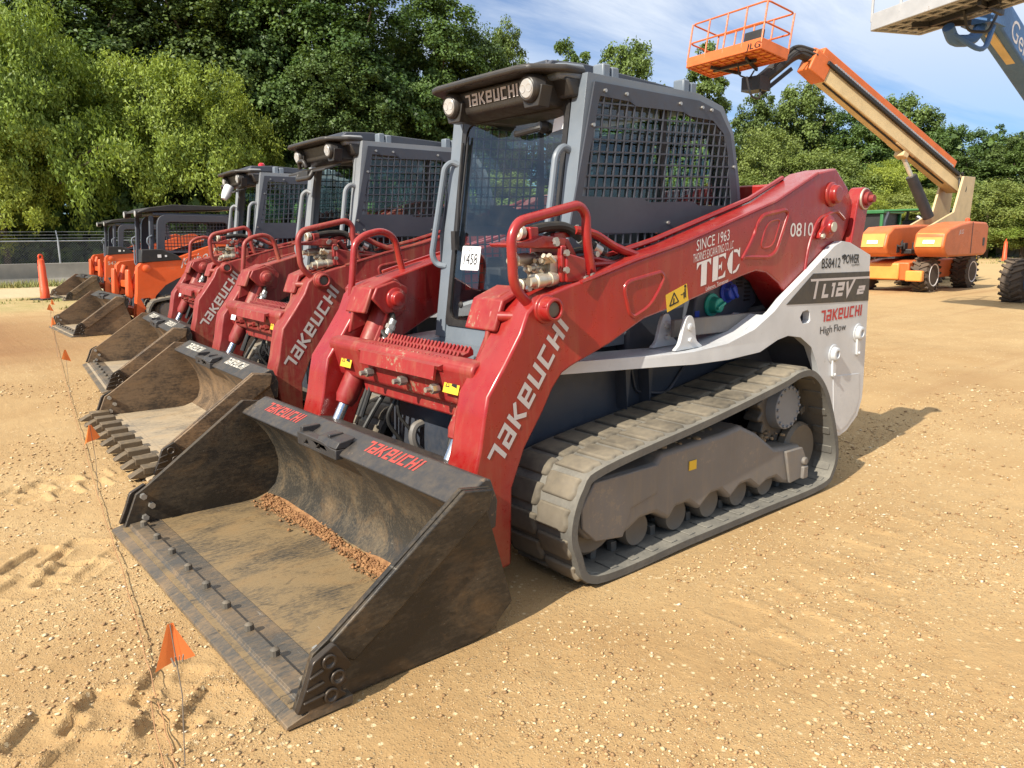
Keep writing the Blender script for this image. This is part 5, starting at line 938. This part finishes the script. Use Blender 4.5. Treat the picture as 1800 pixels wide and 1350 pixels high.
def blue_boom():
    B0 = Vector((-20.2, Yc+.0, 2.02)); B1 = Vector((-12.05, Yc, 4.62)); d = (B1-B0).normalized(); up = d.cross(Vector((0, -1, 0))); up = up if up.z > 0 else -up
    m = MB(); m.bar(B0, B1, .34, .46); bm = m.build('boom', 'blue_paint', bl, bevel=.03)
    m = MB(); m.bar(B0, B1-d*.3-up*.24*0-up*.245, .12, .03); m.build('boom_rail', 'cream', bm)
    m = MB(); text(m, 'Genie', B1-d*.55+Vector((0, .172, -.17)), -d, up, .30, 1.15); m.build('lettering', 'decal_w', bm, recalc=False, smooth=False)
    m = MB(); m.prism([(-20.7, 1.0), (-19.9, 1.0), (-19.9, 2.5), (-20.5, 2.6)], Yc-.25, Yc+.25); m.build('mast', 'blue_paint', bl)
    m = MB(); m.box(B1+Vector((.05, 0, -.06)), (.5, .42, .42)); m.tube([B1+Vector((.1, 0, -.2)), B1+Vector((.35, 0, -.50)), B1+Vector((.8, -.1, -.55)), B1+Vector((1.0, -.1, -.40))], .08, 10, .2); m.tube([B1+Vector((.1, .15, -.3)), B1+Vector((.5, .2, -.72)), B1+Vector((1.0, -.1, -.45))], .035, 8, .2); m.build('jib', 'blue_paint', bm)
    platform(bl, (-11.01, -1.58, 4.40), 2.20, .90, 1.1, ('lightgrey', 'lightgrey', 'galv', 'blue_paint'), yaw=R(-23.2))
blue_boom()
def green_tractor():
    rt = thing('tractor', 'green cab tractor parked behind the red loader arm and the orange boom lift', 'tractor'); c = at(1527, 29.5); X, Y = c.x, c.y
    m = MB(); m.box((X-.6, Y, 1.0), (2.6, .9, .6)); m.build('body', 'green_paint', rt, bevel=.04)
    m = MB(); m.box((X-.1, Y, 2.16), (1.5, 1.5, .12))
    for a in (-.65, .65):
        for b in (-.65, .65): m.bar((X-.1+a, Y+b, 1.0), (X-.1+a, Y+b, 2.12), .1, .1, (1, 0, 0))
    cb = m.build('cab', 'green_paint', rt, bevel=.02); m = MB(); m.box((X-.1, Y, 1.7), (1.22, 1.22, .9)); m.build('cab_window', 'black', cb)
    for a in (-1.5, .55):
        for b in (-.85, .85): lug_wheel(rt, 'wheel', (X+a, Y+b, .68), .68, .5, 1 if b > 0 else -1, 'yellow')
def green_skidder():
    rt = thing('forestry_machine', 'green roofed open forestry machine with a chrome exhaust behind the orange lift', 'forestry machine'); c = at(1612, 27.5); X, Y = c.x, c.y
    m = MB(); m.box((X, Y, 2.15), (1.5, 1.5, .06)); rf = m.build('roof', 'green_paint', rt, bevel=.02)
    for a in (-.75, .75):
        for b in (-.7, .7): m = MB(); m.tube([(X+a, Y+b, 1.0), (X+a, Y+b, 1.8), (X+a*.9, Y+b*.9, 2.13)], .05, 8, .1); m.build('canopy_post', 'tub', rf)
    m = MB(); m.box((X, Y, 1.0), (3.0, 1.3, .9)); m.box((X-.3, Y, 1.6), (.9, .9, .5)); m.build('body', 'interior', rt, bevel=.05)
    m = MB(); m.tube([(X+.55, Y+.45, 1.4), (X+.55, Y+.45, 1.75), (X+.6, Y+.2, 1.95)], .09, 10, .12); m.build('exhaust_pipe', 'chrome', rt)
    for a in (-1.2, 1.1):
        for b in (-.95, .95): lug_wheel(rt, 'wheel', (X+a, Y+b, .62), .62, .5, 1 if b > 0 else -1, 'yellow')
green_tractor(); green_skidder()

# ---------------------------------------------------------------- flags, twine, bollards, dirt
def flag(px, py, h, label, yaw, bend):
    d = px_dir(px, py); t = -CAM.z/d.z; p = CAM+d*t; z = float(gheight(np.array([p.x]), np.array([p.y]))[0])
    rt = thing('marking_flag', label, 'flag', (p.x, p.y, z), yaw, 'orange marking flags along the twine')
    m = MB(); m.tube([(0, 0, -.03), (.01*bend, .008, h*.5), (.0, .0, h)], .0016 if h < .6 else .004, 6); m.build('wire', 'wire', rt)
    m = MB(); n = 8; W_, H_ = (.082, .118) if h < .43 and py > 1200 else (.070, .10); vs = []; fs = []
    for i in range(n+1):
        for j in range(2):
            u = i/n; zz = h - (1-j)*H_*u*0 - (.0 if j else H_) ; vs.append((.75*W_*(2*u-1)*(.15 if j else 1.), .030*math.sin(u*3.1)*bend*(1-.6*j)+.012*math.sin(7*u)*(1-j), zz + (.03*(2*u-1)*bend if not j else 0)))
    for i in range(n): fs.append((2*i, 2*i+2, 2*i+3, 2*i+1))
    m.add(vs, fs); f = m.build('pennant', 'flag', rt, recalc=False)
    if py > 1200:
        q = MB()
        for k in range(4): q.bar((.02+.014*k, -.034-.002*k, h-.075+.006*k), (.028+.008*k, -.033, h-.10+.006*k), .002, .005)
        q.build('handwriting', 'wire', f)
    return rt
flag(324, 1346, .425, 'orange pennant on wire in front of the cleaner toothless bucket, largest of the flags', R(128), 1.)
flag(172, 868, .42, 'orange marking flag standing by the bucket teeth', R(20), -.6)
flag(124, 698, .46, 'orange marking flag at the corner of the third bucket', R(30), .7)
flag(101, 628, .50, 'small orange flag in front of the orange loader bucket', R(50), -.5)
flag(93, 585, .46, 'small orange flag on dark damp soil beside the orange loader', R(15), .6)
flag(96, 567, .42, 'tiny orange flag on the straw grass ahead of the far loaders', R(40), .5)
flag(76, 543, .40, 'tiny orange flag directly at the foot of the tall orange post', R(70), -.5)
pts = []
for x, y in ((.335, 1.10), (.30, .85), (.24, .43), (.10, -.50), (-.013, -1.39), (-.28, -3.3), (-.558, -5.279), (-.95, -8.0), (-1.331, -10.594), (-2.2, -16.2)): pts.append((x, y, float(gheight(np.array([x]), np.array([y]))[0])+.014+.004*math.sin(9*y)))
m = MB(); P_ = fillet([Vector(p) for p in pts], .4, False, 8); P_ = [p+Vector((.0025*math.sin(i*1.3), .0, .0)) for i, p in enumerate(P_)]
m.tube(P_, .0019, 6); m.tube([(.37, 1.15, .02), (.325, .82, .016), (.285, .62, .017)], .0017, 6)
tag(m.build('twine', 'string'), 'orange twine lying along the flags on the dirt', 'twine')
def bollard(px, dist, label, h=1.12):
    c = at(px, dist); rt = thing('bollard', label, 'bollard', (c.x, c.y, 0), .4, 'orange channelizer posts')
    m = MB(); m.lathe((0, 0, .03), (0, 0, 1), [(0, .11), (.25, .105), (.26, .098), (h*.45, .095), (h*.46, .088), (h*.72, .085), (h*.73, .078), (h*.86, .074), (h*.87, .05), (h*.89, .03)], 20); m.tube([(-.045, 0, h*.86), (-.05, 0, h*.97), (-.03, 0, h), (.03, 0, h), (.05, 0, h*.97), (.045, 0, h*.86)], .020, 8, .03); m.build('post', 'safety', rt)
    m = MB(); m.prism(rp([(-.25, -.25), (.25, -.25), (.25, .25), (-.25, .25)], .05), .005, .045, 2); m.build('base', 'black', rt, bevel=.01)
bollard(67, 22.6, 'orange channelizer post on a black base near the dark barriers')
bollard(1769, 46, 'orange channelizer post far off by the pale barriers')
rg = np.random.default_rng(2); n = 3000; y = rg.uniform(-.93, .93, n); wd = .030+.035*vnoise(y*4, y*0+2, 3); x = -.725+wd*rg.normal(0, .55, n)+.01*np.sin(y*5); z = .032+.030*np.exp(-((x+.745)/.035)**2)*(.4+.6*vnoise(y*5, y*0, 8))
z = np.where(x < -.765, z+(-.765-x)*.9, z); s_ = .003+.009*rg.random(n)**5
base = np.array([(1, 0, 0), (.3, 1, 0), (-.9, .5, 0), (-.6, -.8, 0), (.5, -.85, 0), (.1, .1, .8), (-.1, -.05, -.6)]); F = np.array([(0, 1, 5), (1, 2, 5), (2, 3, 5), (3, 4, 5), (4, 0, 5), (1, 0, 6), (2, 1, 6), (3, 2, 6), (4, 3, 6), (0, 4, 6)])
dv = ((base[None]+rg.normal(0, .15, (n, 7, 3)))*s_[:, None, None]+np.stack([x, y, z], -1)[:, None]).reshape(-1, 3); df = (F[None]+(np.arange(n)*7)[:, None, None]).reshape(-1, 3)
ny_ = 120; yy = np.linspace(-.95, .95, ny_); ridge = []
for i, q in enumerate(yy):
    hgt = .003+.008*vnoise(np.array([q*4.]), np.array([2.]), 3)[0]; wv_ = .004+.026*vnoise(np.array([q*3.]), np.array([7.]), 5)[0]
    for k, (a, b) in enumerate(((-.03, .0), (.25, .5), (.5, .9), (.8, .5), (1.0, .0))): ridge.append((-.79+a*(wv_+.07), q, .030+b*hgt*2+(.035 if k == 0 else .012 if k == 1 else 0)))
ridge = np.array(ridge); rf_ = np.array([(i*5+k, i*5+k+1, (i+1)*5+k+1, (i+1)*5+k) for i in range(ny_-1) for k in range(4)]); rt3 = np.concatenate([rf_[:, :3], rf_[:, [0, 2, 3]]])
allv = np.concatenate([dv, ridge]); allf = np.concatenate([df, rt3+len(dv)])
tag(np_obj('dirt', np_mesh('dirt', allv, allf, M['dirt'])), 'orange dirt left in the back of the nearest bucket', 'dirt', kind='stuff')

# ---------------------------------------------------------------- barriers and fences
def barrier(p0, p1, h, mat, label, group):
    p0, p1 = Vector(p0), Vector(p1); d = p1-p0; L = d.length; o = thing('concrete_barrier', label, 'barrier', p0, math.atan2(d.y, d.x), group)
    m = MB(); m.prism([(-.30, 0), (.30, 0), (.30, .07), (.16, .25), (.10, h), (-.10, h), (-.16, .25), (-.30, .07)], 0, L, 0); m.build('block', mat, o, bevel=.015)
BGr = 'concrete barriers below the left fence'
BY = -27.2
for i, (a, b, lb) in enumerate(((3.6, -3.70, 'dark concrete barrier ending in a gap behind the orange post'), (-3.86, -10.2, 'dark concrete barrier behind the orange post and the farthest bucket'), (-10.3, -16.4, 'dark concrete barrier hidden behind the parked loaders'), (-16.5, -22.6, 'dark concrete barrier hidden behind the parked loaders'))):
    barrier((a, BY-.004*i, -.02), (b, BY-.02*(a+2), -.02), .74, 'concrete', lb, BGr)
fe = thing('chain_link_fence', 'galvanised chain link fence topped with wire before the dark woods', 'fence')
FY = -28.4
m = MB(); m.add([(6, FY, .0), (-40, FY, .0), (-40, FY, 1.46), (6, FY, 1.46)], [(0, 1, 2, 3)]); m.build('wire_mesh', 'chain', fe, recalc=False, smooth=False)
m = MB(); m.tube([(6, FY, 1.46), (-40, FY, 1.46)], .022, 8); m.build('top_rail', 'galv', fe)
m = MB()
for k in range(3): m.tube([(6, FY-.06*k, 1.56+.11*k), (-40, FY-.06*k, 1.56+.11*k)], .006, 6)
m.build('barbed_wire', 'galv', fe)
for i in range(14):
    x = 4.65-3.05*3+i*-3.05+9.15-3.05*2-.1; m = MB(); m.cyl((x, FY, -.02), (x, FY, 1.5), .034, n=10); m.bar((x, FY, 1.48), (x, FY-.22, 1.82), .03, .03, (1, 0, 0)); m.build('post', 'galv', fe)
fr = thing('chain_link_fence', 'far chain link fence with forked barbed wire arms beyond the boom lifts', 'fence')
a, b = at(1700, 62), at(1880, 56); fd = (b-a).normalized(); 
m = MB(); m.add([tuple(a), tuple(b), (b.x, b.y, 1.75), (a.x, a.y, 1.75)], [(0, 1, 2, 3)]); m.build('wire_mesh', 'chain', fr, recalc=False, smooth=False)
m = MB(); L = (b-a).length; k = 0
for z in (1.76, 2.05): m.tube([a+Vector((0, 0, z)), b+Vector((0, 0, z))], .022, 6)
m.build('top_rail', 'galv', fr)
while k*1.45 < L:
    p = a+fd*k*1.45; m = MB(); m.cyl(p, p+Vector((0, 0, 1.8)), .045, n=8)
    for s in (-1, 1): m.bar(p+Vector((0, 0, 1.75)), p+fd*s*.28+Vector((0, 0, 2.12)), .05, .05, (0, 1, 0))
    m.build('post', 'galv', fr); k += 1
p0, p1 = at(1690, 57), at(1790, 53.5); barrier(p0, p1, .62, 'concrete_l', 'pale concrete barrier far off under the forked fence, beside the orange lift', 'pale barriers below the right fence')
p0, p1 = at(1792, 53.4), at(1880, 50.5); barrier(p0, p1, .62, 'concrete_l', 'pale concrete barrier far off behind the blue lift wheel', 'pale barriers below the right fence')

# ---------------------------------------------------------------- trees
def leaf_cards(P, Nn, T, s, asp, rg):
    # one bent diamond leaf spray per point: P centre, T long direction, Nn rough normal
    B = np.cross(Nn, T); B /= np.linalg.norm(B, axis=1)[:, None]+1e-9; s = s[:, None]
    fold = np.cross(T, B)*s*.22
    v = np.stack([P-T*s*asp, P+B*s*.5+fold, P+T*s*asp, P-B*s*.5+fold], 1); return v.reshape(-1, 3)
def unit(a): return a/(np.linalg.norm(a, axis=-1, keepdims=True)+1e-9)
def crown_mesh(name, seed, H, Wd, z0, nclump, per, ls, mat, willow=False, lobes=7, pointy=.0):
    rg = np.random.default_rng(seed); lob = []
    for i in range(lobes):                                          # big limbs' lobes -> clumps on their shells -> leaf sprays
        f = (i+.6)/lobes; z = z0+(H-z0)*(.12+.80*f); r = Wd*.5*math.sin(math.pi*min(.96, (.22+.66*f)))**.8*(1-pointy*f); a = i*2.4+rg.uniform(-.5, .5); q = r*rg.uniform(.25, .75)
        lob.append((q*math.cos(a), q*math.sin(a), z, r*rg.uniform(.30 if lobes > 10 else .45, .55 if lobes > 10 else .62)+.3))
    lob = np.array(lob); wgt = lob[:, 3]**2; C = []
    idx = rg.choice(lobes, nclump, p=wgt/wgt.sum()); d = unit(rg.normal(size=(nclump, 3))); d[:, 2] = np.where(d[:, 2] < -.12, -d[:, 2], d[:, 2])
    C = lob[idx, :3]+d*lob[idx, 3:]*np.array([1, 1, .85])*rg.uniform(.72, 1.06, (nclump, 1)); C[:, 2] = np.clip(C[:, 2], z0*.6, H)
    cr = Wd*(.042 if willow else .056)*rg.uniform(.6, 1.5, nclump); n = nclump*per; ci = np.repeat(np.arange(nclump), per)
    off = rg.normal(size=(n, 3)); off = unit(off)*rg.random((n, 1))**.45; off[:, 2] *= .75
    P = C[ci]+off*cr[ci][:, None]*1.5; outw = unit(P-np.array([0, 0, (H+z0)*.45]))
    Nn = unit(outw*.5+off*.5+np.array([0, 0, .35])+rg.normal(size=(n, 3))*.5); T = unit(np.cross(Nn, rg.normal(size=(n, 3))))
    s = ls*rg.uniform(.6, 1.35, n); asp = .62
    if willow:                                                      # hanging sprays
        drop = rg.random(n)**1.5*Wd*.085*(.3+.7*rg.random(nclump)[ci]); P[:, 2] -= drop; P[:, :2] += outw[:, :2]*drop[:, None]*.25
        T = unit(np.array([0, 0, -.8])+rg.normal(size=(n, 3))*.75+outw*.35); Nn = unit(outw+rg.normal(size=(n, 3))*.5); s = ls*rg.uniform(.55, 1.2, n); asp = 1.2
        P[:, 2] = np.maximum(P[:, 2], .15)
    vs = leaf_cards(P, Nn, T, s, asp, rg); fs = np.arange(len(vs)).reshape(-1, 4)
    return np_mesh(name, vs, fs, M[mat], False), C
def trunk_mesh(name, H, z0, C, r, seed):
    rg = random.Random(seed); m = MB(); top = H*.8; bend = [Vector((0, 0, -.1)), Vector((rg.uniform(-.15, .15), rg.uniform(-.15, .15), H*.25)), Vector((rg.uniform(-.3, .3), rg.uniform(-.3, .3), H*.55)), Vector((rg.uniform(-.3, .3), rg.uniform(-.3, .3), top))]
    m.tube(bend, [r*1.25, r, r*.65, r*.15], 8)
    for i in range(12):
        c = Vector(C[rg.randrange(len(C))]); zz = min(max(c.z*.62, z0*.55), top*.9); k = zz/top; a = bend[1].lerp(bend[2], min(1, max(0, (zz-H*.25)/(H*.3)))) if zz > H*.25 else Vector((0, 0, zz)); a = Vector((a.x, a.y, zz)); mid = a.lerp(c, .5)+Vector((0, 0, .08*H*rg.random())); m.tube([a, mid, c], [r*.5*(1-k*.6), r*.3, .02], 6)
    me_o = m.build(name, 'bark', None); me = me_o.data; bpy.data.objects.remove(me_o); return me
PROT = {}
def proto(key, seed, H, Wd, z0, ncl, per, ls, mat, willow=False, lobes=7, pointy=0., tr=.22):
    cm, C = crown_mesh('crown_'+key, seed, H, Wd, z0, ncl, per, ls, mat, willow, lobes, pointy); PROT[key] = (cm, trunk_mesh('trunk_'+key, H, z0, C, tr, seed), H, Wd)
proto('oak a', 11, 12, 6.0, 1.2, 380, 90, .155, 'leaf_dark', lobes=22, tr=.2)
proto('oak b', 12, 12, 5.6, 1.0, 380, 90, .155, 'leaf_dark', lobes=24, tr=.2)
proto('oak c', 13, 12, 6.2, 1.5, 400, 90, .150, 'leaf_mid', lobes=20, tr=.2)
proto('tall a', 31, 19, 8.0, 2.0, 640, 90, .165, 'leaf_dark', lobes=34, tr=.26)
proto('tall b', 32, 19, 7.4, 2.0, 620, 90, .165, 'leaf_dark', lobes=36, tr=.26)
proto('tall c', 33, 19, 7.8, 2.0, 640, 90, .160, 'leaf_mid', lobes=32, tr=.26)
proto('poplar', 14, 14, 5.0, .8, 380, 90, .15, 'leaf_mid', lobes=20, pointy=.35, tr=.16)
proto('willow a', 15, 6, 6.4, .4, 420, 150, .058, 'leaf_willow', True, 20, tr=.14)
proto('willow b', 16, 6, 5.4, .3, 380, 150, .058, 'leaf_willow', True, 16, tr=.13)
proto('willow c', 26, 6, 6.2, .4, 400, 150, .058, 'leaf_willow', True, 18, tr=.14)
proto('bush', 17, 9, 7.0, .15, 430, 110, .105, 'leaf_olive', lobes=20, tr=.12)
proto('willow d', 36, 9, 7.0, .3, 430, 150, .060, 'leaf_willow', True, 18, tr=.14)
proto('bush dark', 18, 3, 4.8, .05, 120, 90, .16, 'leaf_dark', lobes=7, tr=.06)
TREE_N = [0]
def tree(kind, px, py, dist, wpx, label, group=None, name='tree', cat='tree', yaw=None):
    cm, tm, H, Wd = PROT[kind]; c = at(px, dist); h = ztop(px, py, dist); width = wpx/FPX*dist*math.cos(math.atan((px-900)/FPX))*1.0
    TREE_N[0] += 1; rt = thing(name, label, cat, c, yaw if yaw is not None else (TREE_N[0]*2.4) % 6.28, group); rt.scale = (width/Wd, width/Wd, h/H)
    a = bpy.data.objects.new('trunk', tm); COL.objects.link(a); a.parent = rt; b = bpy.data.objects.new('crown', cm); COL.objects.link(b); b.parent = rt; return rt
GT = 'tall dark trees of the back woods'
# left side: willows in front, dark woods behind
tree('willow a', 62, 22, 36, 330, 'huge pale green willow with many plumes, biggest of the willows', yaw=.3)
tree('willow b', 8, 195, 34.5, 210, 'lower pale willow clump crouching in front of the huge willow')
tree('willow c', 320, 108, 37, 300, 'bright green drooping willow standing between the huge willow and the loader cabs', yaw=2.2)
tree('willow b', 425, 172, 39, 180, 'rounded pale willow right behind the drooping willow')
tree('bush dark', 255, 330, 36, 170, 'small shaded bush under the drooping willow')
tree('oak c', 492, 135, 42, 165, 'mid green leafy tree between the drooping willow and the second red cab')
tree('bush', 742, 192, 44, 230, 'bright yellow green bush between the second cab roof and the lettered visor')
for px, py, d, wd, k, lb in ((-60, -120, 44, 330, 'tall a', 'tall dark tree behind the huge willow'), (175, -60, 42, 250, 'tall b', 'dark tree showing over the huge willow'), (275, -110, 43, 240, 'tall a', 'dark tall tree between the huge willow and the drooping willow'), (370, -90, 42, 230, 'tall b', 'dark tall tree directly above the drooping willow'), (455, -140, 44, 230, 'tall a', 'dark tall tree above the two farther red cabs'), (540, -110, 42, 230, 'tall c', 'tall grey green tree above the second red loader cab'), (632, -60, 41, 220, 'tall b', 'tall tree with light leaf tufts beside the narrow sky gap, behind the second red cab'), (600, 60, 39, 170, 'tall a', 'dark leafy tree behind the gap between second red cab and the glazed cab'), (772, -45, 43, 190, 'tall c', 'tall leafy tree above the corner of the lettered visor'), (705, 45, 45, 130, 'tall b', 'dark tree below the narrow sky gap'), (845, 25, 45, 130, 'tall a', 'dark slim tree over the lettered visor'), (893, 28, 47, 100, 'tall c', 'leafy tree whose top meets the sky above the lettered visor')):
    tree(k, px, py, d, wd, lb, GT)
tree('poplar', 1002, 52, 50, 110, 'small light green treetop poking over the front of the glazed cab roof')
tree('oak c', 1098, 62, 52, 135, 'rounded green treetop poking over the middle of the glazed cab roof')
tree('oak a', 1050, 150, 50, 240, 'dark tree mostly hidden behind the glazed cab roof')
tree('poplar', 1236, 60, 50, 100, 'tall narrow tree directly behind the orange lift basket')
tree('oak a', 1180, 165, 52, 170, 'dark tree behind the glazed cab, below the orange basket')
GR = 'woods behind the orange boom lift'
for px, py, d, wd, k, lb in ((1322, 160, 58, 90, 'oak b', 'dark treetop under the orange basket beside the glazed cab'), (1398, 138, 60, 120, 'oak c', 'tall feathery tree left of the cream boom'), (1455, 175, 62, 120, 'oak a', 'dark round tree behind the upper cream boom'), (1510, 215, 60, 130, 'oak c', 'green tree behind the middle of the cream boom'), (1562, 160, 66, 110, 'oak c', 'tall thin leaved tree rising over the middle of the cream boom'), (1610, 195, 66, 100, 'oak b', 'mixed green tree next to the tall thin leaved one'), (1655, 215, 64, 100, 'oak c', 'light green tree against the sky over the boom foot'), (1720, 220, 66, 100, 'oak a', 'dark tree with bare tufts at the low end of the skyline'), (1765, 235, 62, 95, 'oak b', 'dark evergreen looking tree next to the bare tufted one'), (1815, 232, 60, 110, 'oak c', 'leafy tree at the very end of the far skyline'), (1690, 268, 60, 130, 'oak a', 'dark lower tree behind the boom mast'), (1580, 260, 60, 150, 'oak b', 'dark lower tree behind the lower cream boom')):
    tree(k, px, py, d, wd, lb, GR)
for px, py, d, wd, k, lb in ((1335, 222, 52, 150, 'bush', 'olive bushy tree next to the glazed cab window'), (1440, 258, 52, 190, 'bush', 'wide olive bush above the arm end'), (1535, 285, 53, 180, 'willow d', 'pale bush between red arm end and cream boom'), (1600, 330, 50, 170, 'bush', 'olive bush behind the orange lift hoods'), (1500, 345, 48, 190, 'willow d', 'pale green bush above the green tractor'), (1735, 315, 52, 170, 'bush', 'bright bush beside the cream mast, over the far fence'), (1800, 340, 52, 150, 'willow d', 'pale bush last in line above the far fence'), (1660, 350, 54, 150, 'willow d', 'pale bush behind the cream mast'), (1380, 330, 46, 170, 'bush', 'olive bush low behind the red cross tube'), (1270, 300, 48, 200, 'bush', 'olive bush seen through the glazed cab windows'), (1150, 300, 46, 240, 'bush', 'olive bush hidden behind the glazed cab'), (1000, 330, 44, 260, 'willow d', 'pale willow seen through the windshield'), (860, 300, 42, 240, 'bush', 'olive bush behind the windshield frame')):
    tree(k, px, py, d, wd, lb, 'bushes in front of the far woods', 'bush' if k == 'bush' else 'tree', 'bush' if k == 'bush' else 'tree')
# low shaded growth that closes the foot of the woods
def undergrowth(name, spans, seed, mat, label):
    rg = np.random.default_rng(seed); P = []
    for px0, px1, d0, d1, h, n in spans:
        f = rg.random(n); px = px0+(px1-px0)*f; dd = d0+(d1-d0)*rg.random(n)
        for a, b in zip(px, dd):
            c = at(a, b); P.append((c.x, c.y, rg.random()**1.1*h*(.7+.5*math.sin(a*.05)**2)))
    P = np.array(P); n = len(P); Nn = unit(rg.normal(size=(n, 3))+np.array([.4, .6, .5])); T = unit(np.cross(Nn, rg.normal(size=(n, 3)))); s = .34*rg.uniform(.5, 1.4, n)
    vs = leaf_cards(P, Nn, T, s, .6, rg); tag(np_obj(name, np_mesh(name, vs, np.arange(len(vs)).reshape(-1, 4), M[mat])), label, 'undergrowth', kind='stuff')
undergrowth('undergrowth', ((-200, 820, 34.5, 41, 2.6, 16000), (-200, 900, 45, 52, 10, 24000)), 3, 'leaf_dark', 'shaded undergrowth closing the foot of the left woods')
undergrowth('undergrowth', ((800, 1900, 54, 60, 3.2, 12000), (850, 1900, 62, 70, 7, 16000)), 4, 'leaf_mid', 'leafy undergrowth closing the foot of the far woods')
def grass(spans, seed):
    rg = np.random.default_rng(seed); V = []
    for x0, x1, y0, y1, h, n in spans:
        x = rg.uniform(x0, x1, n); y = rg.uniform(y0, y1, n); k = vnoise(x*.6, y*.9, 4)+.6*vnoise(x*2, y*2, 6) > .80; x, y = x[k], y[k]; n2 = len(x); a = rg.uniform(0, 6.28, n2); l = h*rg.uniform(.5, 1.2, n2); w_ = .02
        dx, dy = np.cos(a)*w_, np.sin(a)*w_; lx, ly = rg.normal(0, .35, n2)*l, rg.normal(0, .35, n2)*l
        V.append(np.stack([np.stack([x-dx, y-dy, 0*x-.01], -1), np.stack([x+dx, y+dy, 0*x-.01], -1), np.stack([x+lx, y+ly, l], -1)], 1).reshape(-1, 3))
    V = np.concatenate(V); m, nt, b = new_mat('dry_grass'); geo = N(nt, 'ShaderNodeNewGeometry'); nt.links.new(mixc(nt, geo.outputs['Random Per Island'], (.34, .29, .11), (.16, .20, .05)), b.inputs['Base Color']); b.inputs['Roughness'].default_value = .8
    tag(np_obj('grass', np_mesh('grass', V, np.arange(len(V)).reshape(-1, 3), m)), 'thin dry grass on the verge at the far left', 'grass', kind='stuff')
grass(((-8, 4, -19.5, -15.6, .07, 9000), (-30, 6, -27.0, -25.8, .22, 9000), (-60, -40, -16, -10, .12, 4000)), 9)
